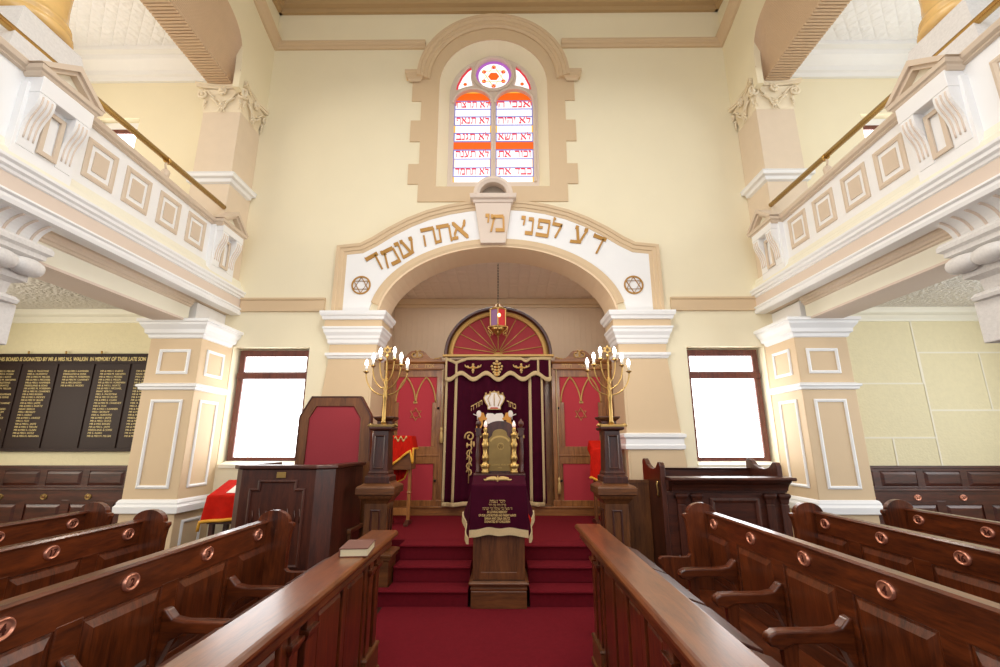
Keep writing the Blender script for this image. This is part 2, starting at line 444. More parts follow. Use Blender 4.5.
# ---- wall with the arch, seen ahead
ARC_A, ARC_B, ARC_Z = 1.90, 1.22, 3.50
archtop = [(ARC_A*math.cos(a), ARC_Z+ARC_B*math.sin(a)) for a in [PI*i/40 for i in range(41)]]
hole_arch = [(ARC_A, -.1)] + archtop + [(-ARC_A, -.1)]
WX0, WX1, WZ0, WZ1 = 2.905, 4.09, 1.31, 3.06
CXW = -.08
def winloop(rx, z0, zc, n=24): return [(CXW-rx, z0), (CXW+rx, z0)] + [(CXW+rx*math.cos(PI*i/n), zc+rx*math.sin(PI*i/n)) for i in range(n+1)]
outer = [(-8.3, 0), (-ARC_A, 0)] + archtop[::-1] + [(ARC_A, 0), (8.3, 0), (8.3, 10.2), (-8.3, 10.2)]
holes = [[(s*WX0, WZ0), (s*WX1, WZ0), (s*WX1, WZ1), (s*WX0, WZ1)] for s in (-1, 1)]
holes.append(winloop(.97, 5.80, 7.86))
for s in (-1, 1): holes.append([(s*6.32, 5.6), (s*7.08, 5.6), (s*7.08, 7.2), (s*6.32, 7.2)])
wall = MB().flat(plate([outer]+holes, WT), lambda u, v, w: (u, YF+w, v)).build('wall_far', M['cream'])
struct(wall, 'cream plastered wall with the arch')
# aisle end-wall finish below the galleries
for s, nm in ((-1, 'wall_aisle_left'), (1, 'wall_aisle_right')):
    a = MB().box(s*4.83, s*8.3, YF-.03, YF-.002, 0, 3.62).build(nm, M['aislecream']); struct(a)
    if s > 0:
        j = MB()
        for x0, x1, z in ((4.83, 6.38, 2.48), (6.36, 8.3, 2.95), (6.40, 8.3, 2.084), (4.83, 6.4, 1.69)): j.box(x0, x1, YF-.036, YF-.029, z-.012, z+.012)
        for x, z0, z1 in ((6.37, 2.48, 3.5), (6.385, 1.3, 2.95), (5.755, 1.3, 1.69), (7.3, 2.084, 2.95)): j.box(x-.011, x+.011, YF-.036, YF-.029, z0, z1)
        j.build('joint_lines', M['joint'], a)
    t = MB(); t.prism([(YF-.03, 3.44), (YF-.06, 3.44), (YF-.07, 3.47), (YF-.07, 3.53), (YF-.12, 3.56), (YF-.15, 3.61), (YF-.15, 3.64), (YF-.03, 3.64)], 'x', s*4.74, s*8.3)
    struct(t.build('trim_1' if s < 0 else 'trim_2', M['offwhite']))
    # gallery floor slab with textured underside
    struct(MB().box(s*4.74, s*8.3, -2, YF, 3.64, 3.95).build('ceiling_aisle_left' if s < 0 else 'ceiling_aisle_right', M['pressgrain']), 'textured ceiling under the gallery')
    struct(MB().box(s*4.56, s*8.3, -2, YF, 8.38, 8.5).build('ceiling_gallery_left' if s < 0 else 'ceiling_gallery_right', M['presswhite']), 'white pressed ceiling above the gallery')
    t = MB(); t.prism([(YF, 7.93), (YF-.05, 7.93), (YF-.06, 8.0), (YF-.1, 8.02), (YF-.11, 8.1), (YF-.24, 8.22), (YF-.26, 8.3), (YF-.36, 8.31), (YF-.36, 8.38), (YF, 8.38)], 'x', s*4.1, s*8.3)
    struct(t.build('trim_3' if s < 0 else 'trim_4', M['white']))
    # gallery window in the end wall
    f = MB(); x0, x1 = s*6.32, s*7.08
    for bx in ((x0, x1, 6.98, 7.06), (x0, x1, 5.6, 5.7), (x0, x0+s*.03, 5.6, 7.06), (x1-s*.05, x1, 5.6, 7.06)): f.box(bx[0], bx[1], YF+.12, YF+.18, bx[2], bx[3])
    g_ = MB().box(x0, x1, YF+.13, YF+.4, 7.05, 7.2)
    w = struct(f.build('window_4' if s < 0 else 'window_5', M['winframe']), 'small gallery window'); g_.build('window_lintel', M['white'], w)
    MB().box(x0, x1, YF+.15, YF+.165, 5.62, 7.02).build('window_pane', M['pane'], w)
    # outer side walls of aisle and gallery
    struct(MB().box(s*8.3, s*8.45, -2, YF+.6, 0, 8.5).build('wall_left' if s < 0 else 'wall_right', M['cream']))
    # nave wall above the gallery openings
    def sup(yc, hw, z0, rise, n=40, e=4.):
        out = []
        for i in range(n+1):
            a = PI*i/n; c, sn = math.cos(a), math.sin(a)
            out.append((yc+hw*math.copysign(abs(c)**(2/e), c), z0+rise*abs(sn)**(2/e)))
        return out
    lo = [(-2, 7.07), (YF, 7.07), (YF, 10.2), (-2, 10.2)]
    nw = plate([[(-2, 7.0), (-2, 10.2), (YF, 10.2), (YF, 7.312), (6.19, 7.312), (6.19, 7.10)] + sup(4.84, 1.235, 7.10, 1.10) + [(3.2, 7.0)]], .10)
    n_ = MB().flat(nw, lambda u, v, w: (s*4.09+s*w, u, v)); n_.box(s*4.34, s*4.70, -2, YF, 8.4, 10.2)
    struct(n_.build('wall_nave_left' if s < 0 else 'wall_nave_right', M['cream']), 'cream upper nave wall with shallow blind arch')
    # ribbed beam with ribbed tympanum above
    t = MB(); t.box(s*4.36, s*4.70, -1, 6.28, 7.34, 8.4)
    y = 3.5
    while y < 6.26:
        t.box(s*4.325, s*4.71, y, y+.034, 7.31, 7.35); y += .052
    edge_ = sup(4.84, 1.235, 7.10, 1.10, 60)
    def cove(u, v):      # from the arch edge on the nave wall back to the beam
        k = min(59, int(u*60)); f_ = u*60-k
        ya = edge_[k][0]*(1-f_)+edge_[k+1][0]*f_; za = edge_[k][1]*(1-f_)+edge_[k+1][1]*f_
        yb = 4.84+(ya-4.84)*1.165
        w = .008 if int(v*64+.5) % 2 else 0.
        return (s*(4.095+.24*(1-v)-w*.8), ya*v+yb*(1-v), za*v+7.335*(1-v)-w*.4)
    t.grid(cove, 60, 64, (s*.02, 0, .02), smooth=False)
    tag(t.build('ribbed_beam', M['rib']), 'tan ribbed lintel above the %s gallery, under its shallow blind arch' % ('left' if s < 0 else 'right'), 'beam')
    # moulding curving up the nave wall from the far wall band
    pth = [(6.9, 8.70), (6.54, 8.785), (6.31, 8.855), (6.13, 8.92), (5.7, 9.05), (5.0, 9.2), (4.0, 9.26), (2, 9.26)]
    pr = [(-.09, 0), (-.09, .04), (-.04, .07), (0, .10), (.05, .12), (.09, .13), (.09, 0)]
    t = MB().ribbon(pth, [(-q[0], q[1]) for q in pr], lambda u, v, w: (s*(4.09-w), u, v))
    struct(t.build('trim_5' if s < 0 else 'trim_6', M['tan']))
# band of moulding across the far wall, cornice, nave ceiling
t = MB(); zt = 8.71
def hband(x0, x1, z0, z1, d, name, m):
    h = z1-z0
    p = [(YF+.002, z0), (YF-d*.4, z0), (YF-d*.5, z0+h*.3), (YF-d*.8, z0+h*.4), (YF-d*.85, z0+h*.65), (YF-d, z0+h*.75), (YF-d, z1), (YF+.002, z1)]
    return struct(MB().prism(p, 'x', x0, x1).build(name, m))
hband(-4.09, CXW-1.24, 8.62, 8.765, .08, 'trim_7', M['tan']); hband(CXW+1.24, 4.09, 8.62, 8.765, .09, 'trim_8', M['tan'])
t = MB()
cp = [(0, 9.42), (.06, 9.42), (.07, 9.5), (.14, 9.52), (.15, 9.6), (.28, 9.72), (.30, 9.8), (.42, 9.84), (.42, 9.95), (0, 9.95)]
t.prism([(YF+.001-d, z) for d, z in cp], 'x', -4.09, 4.09)
for s in (-1, 1): t.prism([(s*(4.095-d), z) for d, z in cp], 'y', -2, YF)
struct(t.build('trim_9', M['brownceil']), 'brown stepped cornice round the nave ceiling')
struct(MB().box(-4.6, 4.6, -2, YF+.6, 9.93, 10.2).build('ceiling', M['cream']))
# tan string course either side of the arch
for s in (-1, 1):
    hb = MB(); hb.prism([(YF+.002, 3.63), (YF-.035, 3.63), (YF-.035, 3.80), (YF-.055, 3.82), (YF-.055, 3.845), (YF+.002, 3.845)], 'x', s*2.72, s*4.06)
    struct(hb.build('trim_10' if s < 0 else 'trim_11', M['tan']))

# niche behind the arch
b = MB(); b.box(-2.48, -2.33, 7.5, 9.95, 0, 4.95); b.box(2.33, 2.48, 7.5, 9.95, 0, 4.95); b.box(-2.33, 2.33, 9.77, 9.95, 0, 4.95)
y = -2.15
struct(b.build('wall_niche', M['niche']), 'beige lined wall of the niche behind the ark')
b = MB()
x = -2.3
while x < 2.3:
    b.box(x, x+.012, 9.762, 9.78, 2.9, 4.6); x += .12
struct(b.build('trim_12', M['niche']))
struct(MB().box(-2.42, 2.42, 7.49, 9.9, 4.74, 4.95).build('ceiling_niche', M['pressgrid']), 'tiled ceiling of the niche')
struct(MB().prism([(9.78, 4.55), (9.74, 4.55), (9.73, 4.6), (9.69, 4.62), (9.67, 4.69), (9.66, 4.735), (9.78, 4.735)], 'x', -2.33, 2.33).build('trim_13', M['tan']))

# ------------------------------------------------------------------ plain windows
for s, nm in ((-1, 'window_1'), (1, 'window_2')):
    f = MB(); x0, x1, z0, z1 = 2.93, 4.06, 1.355, 3.04; Y0, Y1 = 7.06, 7.14
    f.box(s*x0, s*x1, Y0, Y1, z0, z0+.055); f.box(s*x0, s*x1, Y0, Y1, z1-.10, z1)
    f.box(s*x0, s*(x0+.07), Y0, Y1, z0, z1); f.box(s*x1, s*(x1-.085), Y0, Y1, z0, z1); f.box(s*x0, s*x1, Y0-.02, Y1, 2.585, 2.675)
    f.box(s*(x0+.07), s*(x1-.085), Y0+.02, Y1-.02, 2.675, 2.70)
    w = struct(f.build(nm, M['winframe'], bevel=.006), 'tall window with reddish timber frame on the %s' % ('left' if s < 0 else 'right'))
    MB().box(s*(x0+.03), s*(x1-.03), 7.095, 7.105, z0+.03, z1-.05).build('window_pane', M['pane'], w)
    sl = MB().prism([(YF-.02, WZ0-.05), (YF-.02, WZ0), (7.06, WZ0+.045), (7.06, WZ0-.05)], 'x', s*2.905, s*4.06)
    sl.build('window_sill', M['offwhite'], w)

# ------------------------------------------------------------------ stained glass window
win = empty('window_3', (CXW, 7.2, 6.0)); struct(win, 'round arched stained glass window with two lettered lights')
fc = lambda d: (lambda u, v, w=0: (u, 7.2+d-w, v))
GZ = 7.2
lL = (CXW-.715, CXW-.043); lR = (CXW+.043, CXW+.715)
def lancet(x0, x1, z0=6.05, zs=7.66, rise=.285, n=18):
    c = (x0+x1)/2; h = (x1-x0)/2
    return [(x0, z0), (x1, z0)] + [(c+h*math.cos(PI*i/n), zs+rise*math.sin(PI*i/n)) for i in range(n+1)]
CZ = 8.30
def segl(sg):
    out = []
    pts = []
    for i in range(9):
        a = R(93+(172-93)*i/8.) if False else R(118+(178-118)*i/8.)
        pts.append((.755*math.cos(a), 7.98+.70*math.sin(a)*1.0))
    inner = []
    for i in range(7):
        a = R(198-(198-152)*i/6.)
        inner.append((.415*math.cos(a), CZ+.415*math.sin(a)))
    loop = pts + [(-.70, 7.93)] + [(-.56, 7.98), (-.46, 8.02)] + inner
    return [(CXW+sg*(-x)*-1, z) for x, z in loop]
tr_out = winloop(.93, 5.95, 7.86)
holes = [lancet(*lL), lancet(*lR), circle(CXW, CZ, .335, 32)]
segA = [(-.70, 7.95), (-.68, 8.10), (-.60, 8.29), (-.50, 8.43), (-.42, 8.49), (-.41, 8.40), (-.425, 8.25), (-.40, 8.12), (-.36, 8.06), (-.52, 8.02)]
segs = [[(CXW+x, z) for x, z in segA], [(CXW-x, z) for x, z in segA]]
MB().flat(plate([tr_out]+holes+segs, .12), lambda u, v, w: (u, 7.14+w, v)).build('tracery', M['pink'], win)
b = MB()
for lp in holes[:2]: b.ribbon(lp[1:], [(-.05, 0), (-.05, .03), (-.025, .045), (.0, .03), (.0, 0)], lambda u, v, w: (u, 7.14-w, v))
b.ribbon(holes[2], [(-.06, 0), (-.055, .03), (-.03, .045), (0, .03), (.0, 0)], lambda u, v, w: (u, 7.14-w, v), closed=True)
b.build('tracery_moulding', M['pink'], win)
# splayed reveal
def reveal(ya, yb, ra, rb):
    la, lb = winloop(ra, 5.80, 7.86, 30), winloop(rb, 5.95, 7.86, 30)
    n = len(la); vs = [(p[0], ya, p[1]) for p in la]+[(p[0], yb, p[1]) for p in lb]
    return MB().add(vs, [(i, (i+1) % n, n+(i+1) % n, n+i) for i in range(n)], False)
reveal(YF-.005, 7.15, .965, .80).build('reveal', M['cream'], win)
# glass rows: (z top, z bottom, colour)
def rz(r): return 8.905-(r)*.00467     # crop row to height
rows = [('g_orange', 212, 246), ('g_white', 247, 283), ('g_white', 288, 318), ('g_white', 321, 356), ('g_white', 359, 392),
        ('g_white', 394, 429), ('g_orange', 432, 466), ('g_white', 469, 505), ('g_white', 508, 543), ('g_white', 545, 580), ('g_white', 583, 617)]
txtL = ['לא תרצח', 'לא תנאף', 'לא תגנב', 'לא תענה', 'לא תחמד']; txtR = ['אנכי ה', 'לא יהיה', 'לא תשא', 'זכור את', 'כבד את']
for (x0, x1), txts in ((lL, txtL), (lR, txtR)):
    pn = MB(); pn.box(x0-.01, x1+.01, 7.20, 7.21, 6.04, 7.96)
    pane = pn.build('lancet_pane', M['g_white'], win)
    top = MB(); c = (x0+x1)/2
    lp = [(c+.33*math.cos(PI*i/16), 7.66+.28*math.sin(PI*i/16)) for i in range(17)]
    o_ = MB(); y_ = MB(); bl = MB(); tx = MB()
    o_.box(x0, x1, 7.19, 7.2, rz(246), rz(210)); o_.box(x0, x1, 7.19, 7.2, rz(466), rz(432))
    o_.ribbon(circle(c, 7.66, .325, 16, 0, PI, .275), [(-.035, 0), (-.035, .01), (.02, .01), (.02, 0)], lambda u, v, w: (u, 7.199-w, v))
    o_.build('orange_band', M['g_orange'], pane)
    y_.box(x0+.14, x1-.14, 7.188, 7.2, rz(210), rz(199)+.01)
    for a_, b_ in ((505, 545), (359, 392), (583, 617)):
        y_.box(x0, x0+.022, 7.188, 7.2, rz(b_), rz(a_)); y_.box(x1-.022, x1, 7.188, 7.2, rz(b_), rz(a_))
    y_.build('yellow_border', M['g_yellow'], pane)
    for k, (mn, a_, b_) in enumerate(rows):
        bl.box(x0, x1, 7.186, 7.2, rz(b_)-.007, rz(b_)+.004)
    for a_, b_ in ((247, 356), (394, 429), (469, 543), (545, 580)):
        bl.box(x0, x0+.014, 7.186, 7.2, rz(b_), rz(a_)); bl.box(x1-.014, x1, 7.186, 7.2, rz(b_), rz(a_))
    bl.build('blue_border', M['g_blue'], pane)
    for t_, (a_, b_) in zip(txts, ((247, 283), (321, 356), (394, 429), (469, 505), (545, 580))):
        d = hdata(t_, .13, .004)
        xs = [v[0] for v in d[0]]; wd = max(xs)-min(xs); k = (x1-x0-.08)/wd; mid = (max(xs)+min(xs))/2
        tx.flat(d, lambda u, v, w: (c+(u-mid)*k, 7.188-w, rz(b_)+.03+v))
    tx.build('red_lettering', M['g_red'], pane)
ro = MB().lathe([(.34, 0), (.34, .01)], None, 32, fn=lambda x, y, z: (CXW+x, 7.21-z, CZ+y)).build('rose_pane', M['g_white'], win)
b = MB().ribbon(circle(CXW, CZ, .305, 32), [(-.03, 0), (-.03, .01), (.02, .01), (.02, 0)], lambda u, v, w: (u, 7.199-w, v), closed=True); b.build('purple_rim', M['g_purple'], ro)
b = MB(); b.flat(plate([[(CXW+.105*math.cos(R(60*i)), CZ+.09*math.sin(R(60*i))) for i in range(6)]], .01), lambda u, v, w: (u, 7.199-w, v)); b.build('orange_centre', M['g_orange'], ro)
b = MB(); star_tubes(b, lambda x, y, w=0: (CXW+x, 7.192, CZ+y), .24, .011); b.build('yellow_star', M['g_yellow'], ro)
b = MB()
for i in range(6):
    a = R(30+60*i); b.sphere((CXW+.21*math.cos(a), 7.197, CZ+.21*math.sin(a)), .042, 8, (1, .15, 1))
b.build('red_petals', M['g_red'], ro)
for lp in segs:
    g = MB().flat(plate([lp], .01), lambda u, v, w: (u, 7.2+w, v)).build('side_pane', M['g_white'], win)
    k = MB().ribbon(lp[:5], [(-.03, 0), (-.03, .01), (.03, .01), (.03, 0)], lambda u, v, w: (u, 7.199-w, v)); k.build('red_border', M['g_red'], g)
    cx_ = sum(p[0] for p in lp)/len(lp); MB().sphere((cx_+(.03 if cx_ > CXW else -.03), 7.197, 8.13), .035, 8, (1, .15, 1)).build('orange_rose', M['g_orange'], g)

# painted surround of the stained window, standing slightly proud of the wall
sur = thing('window_surround', 'tan stepped stone surround with arched hood around the stained glass window', 'window surround', (CXW, YF, 5.45))
edge = []
zq = [5.48]; zz = [(5.53, 1.26), (5.86, 1.26), (5.86, 1.44), (6.24, 1.44), (6.24, 1.26), (6.68, 1.26), (6.68, 1.44), (7.1, 1.44), (7.1, 1.27), (7.5, 1.27), (7.5, 1.44), (7.95, 1.44), (7.95, 1.2)]
oz = [(CXW+x, z) for z, x in zz] + [(CXW+1.2*math.cos(PI*i/30), 7.93+1.2*math.sin(PI*i/30)) for i in range(1, 30)] + [(CXW-x, z) for z, x in zz[::-1]]
MB().flat(plate([oz, winloop(.962, 5.81, 7.86)], .022), lambda u, v, w: (u, YF-.022+w, v)).build('quoins', M['tan'], sur)
b = MB()
hp = [(-.11, 0), (-.11, .05), (-.07, .07), (-.06, .09), (-.01, .09), (0, .11), (.05, .12), (.06, .14), (.11, .14), (.11, 0)]
b.ribbon([(CXW-1.24*math.cos(PI*i/36), 7.95+1.215*math.sin(PI*i/36)) for i in range(37)], hp, lambda u, v, w: (u, YF-w, v))
b.build('hood_moulding', M['tan'], sur)
for s in (-1, 1):
    MB().rectloft(CXW+s*1.40-.15, CXW+s*1.40+.15, YF-.10, YF, [(-.05, 7.88), (-.03, 7.93), (0, 7.95), (0, 8.01), (.02, 8.03), (.02, 8.08)]).build('label_stop', M['tan'], sur)

# ------------------------------------------------------------------ the arch and its lettering
arch = thing('lettered_arch', 'white lettered arch with tan mouldings and gold stars framing the ark niche', 'arch', (0, YF, 3.5))
outl = [(2.52, 3.6), (2.52, 4.655), (2.2, 4.69), (2.0, 4.80), (1.75, 4.97), (1.45, 5.14), (1.15, 5.27), (.8, 5.37), (.45, 5.43), (0, 5.46)]
outl = outl[:-1] + [(0, 5.46)] + [(-x, z) for x, z in outl[:-1][::-1]]
inner = [(2.03*math.cos(PI*i/40), 3.5+1.34*math.sin(PI*i/40)) for i in range(41)]
fas = outl[:] + [(-2.52, 3.6), ] 
loop = [(2.03, 3.6)] + outl + [(-2.03, 3.6)] + inner[1:-1][::-1]
loop = [p for p in loop]
MB().flat(plate([loop], .03), lambda u, v, w: (u, YF-.03+w, v)).build('fascia', M['white'], arch)
b = MB()
sp = [(-.09, .015), (-.085, .035), (-.04, .04), (-.03, .055), (.02, .06), (.03, .075), (.075, .08), (.08, 0), (-.09, 0)]
b.ribbon(outl, [(-q[0], q[1]) for q in sp], lambda u, v, w: (u, YF-w, v))
b.build('outer_moulding', M['tan'], arch)
b = MB()
b.ribbon([(1.965*math.cos(PI*i/48), 3.5+1.28*math.sin(PI*i/48)) for i in range(3, 46)], [(-.065, 0), (-.065, .05), (.02, .06), (.06, .045), (.065, .02), (.065, 0)], lambda u, v, w: (u, YF-w, v))
b.build('inner_moulding', M['tan'], arch)
# soffit of the arch: tan skin, colour lightened in place of light from below
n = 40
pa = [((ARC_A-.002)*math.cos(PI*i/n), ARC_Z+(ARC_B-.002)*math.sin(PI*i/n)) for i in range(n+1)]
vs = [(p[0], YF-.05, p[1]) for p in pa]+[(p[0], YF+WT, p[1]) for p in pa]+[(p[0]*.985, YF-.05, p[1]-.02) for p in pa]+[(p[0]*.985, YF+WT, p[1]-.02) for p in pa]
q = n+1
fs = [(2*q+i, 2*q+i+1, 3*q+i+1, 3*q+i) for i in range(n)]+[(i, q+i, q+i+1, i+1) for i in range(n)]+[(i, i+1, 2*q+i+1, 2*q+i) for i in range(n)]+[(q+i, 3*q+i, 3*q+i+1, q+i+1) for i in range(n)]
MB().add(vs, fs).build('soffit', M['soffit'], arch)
# keystone
KX = -.07
ks = MB()
front = [(KX-.20, 4.73), (KX+.20, 4.73), (KX+.30, 5.44), (KX-.30, 5.44)]
ks.prism(front, 'y', YF-.14, YF)
kst = ks.build('keystone', M['pink'], arch, bevel=.004)
b = MB(); b.rectloft(KX-.30, KX+.30, YF-.14, YF, [(0, 5.43), (.02, 5.44), (.03, 5.48), (.07, 5.5), (.08, 5.55), (.08, 5.57)])
b.ribbon(circle(KX, 5.56, .27, 20, PI, 0), [(-.05, 0), (-.05, .2), (.0, .23), (.05, .22), (.06, 0)], lambda u, v, w: (u, YF-w, v))
b.build('keystone_cap', M['pink'], kst, bevel=.004)
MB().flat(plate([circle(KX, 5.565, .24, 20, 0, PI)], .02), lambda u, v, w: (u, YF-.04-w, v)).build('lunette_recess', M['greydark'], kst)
let = MB()
def letter(ch, x, z, ang, S, y=YF-.03):
    wd, st = GL[ch]; ca, sa = math.cos(R(ang)), math.sin(R(ang))
    for h in nib(st, S):
        h = [(p[0]-wd*S/2, p[1]-S/2) for p in h]
        h = [(x+p[0]*ca-p[1]*sa, z+p[0]*sa+p[1]*ca) for p in h]
        let.prism(h, 'y', y-.018, y+.004)
for ch, x, z, ang, S in (('ד', 1.613, 4.742, -24, 0.36), ('ע', 1.344, 4.893, -18, 0.36), ('ל', 0.973, 5.001, -13, 0.34), ('פ', 0.762, 5.028, -10, 0.36), ('נ', 0.541, 5.065, -7, 0.36), ('י', 0.419, 5.092, -5, 0.36), ('א', -0.605, 4.998, 7, 0.36), ('ת', -0.874, 4.946, 11, 0.36), ('ה', -1.118, 4.894, 13, 0.36), ('ע', -1.436, 4.710, 22, 0.36), ('ו', -1.587, 4.641, 24, 0.36), ('מ', -1.719, 4.537, 28, 0.36), ('ד', -1.964, 4.434, 32, 0.36)):
    letter(ch, x, z, ang, S*.88)
for ch, x, z in (('מ', 0.010, 5.065), ('י', -0.160, 5.083)):
    letter(ch, x, z, 0, .30, YF-.14)
let.build('gold_lettering', M['gold'], arch)
for x, z in ((-2.168, 4.056), (2.157, 4.048)):
    b = MB(); mp = facing(x, YF-.03, z)
    b.ribbon(circle(0, 0, .142, 36), [(-.012, 0), (-.012, .014), (.012, .014), (.012, 0)], mp, closed=True)
    star_tubes(b, mp, .135, .013, .008)
    b.build('star_roundel', M['gold'], arch)

# piers that carry the arch
for s in (-1, 1):
    p = thing('arch_pier', 'tan pier under the %s foot of the lettered arch, with white capital' % ('left' if s < 0 else 'right'), 'pier', (s*2.24, 7.2, 0), 'piers under the lettered arch')
    yb, yt = YF-.06, YF+WT+.01
    xi = 1.92
    sh = MB()
    vs = []
    for z, xo in ((0, 2.84), (1.2, 2.74), (2.95, 2.57), (3.05, 2.57)):
        vs += [(s*xi, yb, z), (s*xo, yb, z), (s*xo, YF+.01, z), (s*xi, YF+.01, z)]
    fs = [(0, 1, 2, 3), (12, 13, 14, 15)] + [(4*r+i, 4*r+(i+1) % 4, 4*r+4+(i+1) % 4, 4*r+4+i) for r in range(3) for i in range(4)]
    sh.add(vs, fs); sh.box(s*1.80, s*2.02, YF-.001, yt, 0, 3.5) if False else None
    sh.box(s*(xi-.03), s*xi, yb, yt, 0, 3.6)
    sh.build('shaft', M['tan'], p, bevel=.006)
    c = MB(); xa, xb = sorted((s*1.85, s*2.57)); dz = -.035
    c.rectloft(xa, xb, yb, YF+.3, [(0, 2.86), (.02, 2.87), (.03, 2.90), (.05, 2.91), (.05, 2.95), (0, 2.96)])
    c.rectloft(xa, xb, yb, YF+.3, [(.01, 3.12), (.03, 3.14), (.035, 3.19), (.05, 3.21), (.055, 3.25), (.085, 3.30), (.09, 3.34), (.105, 3.36), (.105, 3.385), (0, 3.385)])
    c.rectloft(xa, xb, yb, YF+.3, [(.09, 3.49), (.11, 3.50), (.12, 3.54), (.14, 3.56), (.15, 3.60), (.15, 3.625)])
    c.v = [(x_, y_, z_-.035 if z_ > 3.05 else z_) for x_, y_, z_ in c.v]; c.build('capital_moulding', M['white'], p)
    c = MB(); c.rectloft(xa, xb, yb, YF+.3, [(0, 2.94), (.005, 3.10)]); c.rectloft(xa, xb, yb, YF+.3, [(.08, 3.34), (.08, 3.47)]); c.build('capital_band', M['tan'], p)
    c = MB(); xb2 = 2.70; xa2, xb2 = sorted((s*1.89, s*2.69))
    c.rectloft(xa2, xb2, yb, YF+.3, [(.0, 1.52), (.03, 1.53), (.035, 1.58), (.02, 1.60), (.02, 1.67), (.05, 1.70), (.05, 1.74), (.0, 1.76)])
    c.build('base_moulding', M['white'], p)

# ------------------------------------------------------------------ panelled square piers under the galleries
def frame_front(mb, x0, x1, z0, z1, y, w=.04, d=.022):
    mb.ribbon([(x0, z0), (x1, z0), (x1, z1), (x0, z1)], [(-w/2, 0), (-w/2, d*.6), (0, d), (w/2, d*.6), (w/2, 0)], lambda u, v, t: (u, y-t, v), closed=True)
def frame_side(mb, s, X, y0, y1, z0, z1, w=.04, d=.022):
    mb.ribbon([(y0, z0), (y1, z0), (y1, z1), (y0, z1)], [(-w/2, 0), (-w/2, d*.6), (0, d), (w/2, d*.6), (w/2, 0)], lambda u, v, t: (s*(X-t), u, v), closed=True)
for s in (-1, 1):
    side = 'left' if s < 0 else 'right'
    p = thing('panelled_pier', 'tan square pier with white panel mouldings below the %s gallery beside the window' % side, 'pier', (s*4.46, 6.5, 0), 'panelled piers below the galleries')
    Xn, Xo, Y0 = 4.10, 4.82, 6.17; xa, xb = sorted((s*Xn, s*Xo))
    MB().box(xa, xb, Y0, YF-.001, 0, 3.30).build('shaft', M['tan'], p, bevel=.008)
    c = MB()
    c.rectloft(xa, xb, Y0, YF-.08, [(0, 3.03), (.02, 3.04), (.03, 3.08), (.06, 3.10), (.065, 3.15), (.11, 3.21), (.115, 3.24), (.14, 3.25), (.14, 3.29), (0, 3.29)])
    c.build('capital', M['white'], p)
    MB().box(s*4.28, s*4.80, Y0+.05, YF-.001, 3.292, 3.567).build('neck_block', M['white'], p)
    c = MB(); c.rectloft(xa, xb, Y0, YF-.05, [(0, 2.31), (.03, 2.32), (.035, 2.35), (.055, 2.36), (.055, 2.385), (.02, 2.40), (0, 2.41)]); c.build('band_moulding', M['white'], p)
    c = MB(); c.rectloft(xa, xb, Y0, YF-.05, [(0, .73), (.05, .745), (.055, .82), (.035, .85), (.035, .87), (.02, .90), (0, .91)]); c.build('base_moulding', M['white'], p)
    f = MB()
    x0, x1 = sorted((s*4.25, s*4.64))
    frame_front(f, x0, x1, 2.55, 2.855, Y0); frame_front(f, x0, x1, 1.06, 2.165, Y0); frame_front(f, x0, x1, .12, .62, Y0)
    frame_side(f, s, Xn, 6.33, 6.70, 2.55, 2.88); frame_side(f, s, Xn, 6.33, 6.70, 1.06, 2.175); frame_side(f, s, Xn, 6.33, 6.70, .12, .62)
    f.build('panel_moulding', M['white'], p)
    # upper pier with its leafy capital
    u = thing('upper_pier', 'pale square pier with leafy capital standing on the %s gallery' % side, 'pier', (s*4.45, 6.6, 3.95), 'upper piers on the galleries')
    xa, xb = sorted((s*4.15, s*4.76))
    MB().box(xa, xb, 6.31, YF-.001, 3.955, 6.84).build('shaft', M['uppier'], u, bevel=.006)
    c = MB(); c.rectloft(xa, xb, 6.31, YF-.1, [(0, 5.52), (.04, 5.54), (.05, 5.59), (.09, 5.61), (.09, 5.66), (.1, 5.68), (0, 5.70)]); c.build('dado_moulding', M['white'], u)
    cap = MB(); cap.rectloft(xa, xb, 6.31, YF-.06, [(0, 6.82), (.01, 6.84), (.01, 6.87), (0, 6.88), (.01, 6.99), (.03, 7.14), (.05, 7.19), (.05, 7.21)])
    # abacus with hollow sides
    xm, hw = (xa+xb)/2, (xb-xa)/2+.11; y0_, y1_ = 6.20, YF-.002; ab = []
    for i in range(9):
        t_ = i/8.; ab.append((xm-hw+2*hw*t_, y0_+.07*math.sin(PI*t_)))
    for i in range(9):
        t_ = i/8.; ab.append((xm+hw-.07*math.sin(PI*t_), y0_+(y1_-y0_)*t_))
    for i in range(9):
        t_ = i/8.; ab.append((xm-hw+.07*math.sin(PI*t_), y1_-(y1_-y0_)*t_))
    ab = [p_ for i, p_ in enumerate(ab) if p_ != ab[i-1]]
    cap.prism(ab, 'z', 7.23, 7.27); cap.prism([(xm+(p_[0]-xm)*1.04, min(p_[1], 6.88)-.01) for p_ in ab], 'z', 7.27, 7.308)
    capo = cap.build('capital', M['capital'], u)
    orn = MB()
    def volute(mp, cx, cz, d):
        orn.tube([mp(q[0], q[1], .05+.02*i/26.) for i, q in enumerate(spiral(cx, cz, .085, .012, 1.6, R(90), 26, d))], [.024-.012*i/26. for i in range(27)], 6)
        orn.sphere(mp(cx, cz, .06), .02, 8)
        pts = [(cx, cz+.085), (cx-d*-.07, cz+.06), (cx-d*-.13, cz-.01), (cx-d*-.20, cz-.09)]
        orn.tube([mp(a, c_, .045) for a, c_ in pts], [.022, .02, .017, .01], 6)
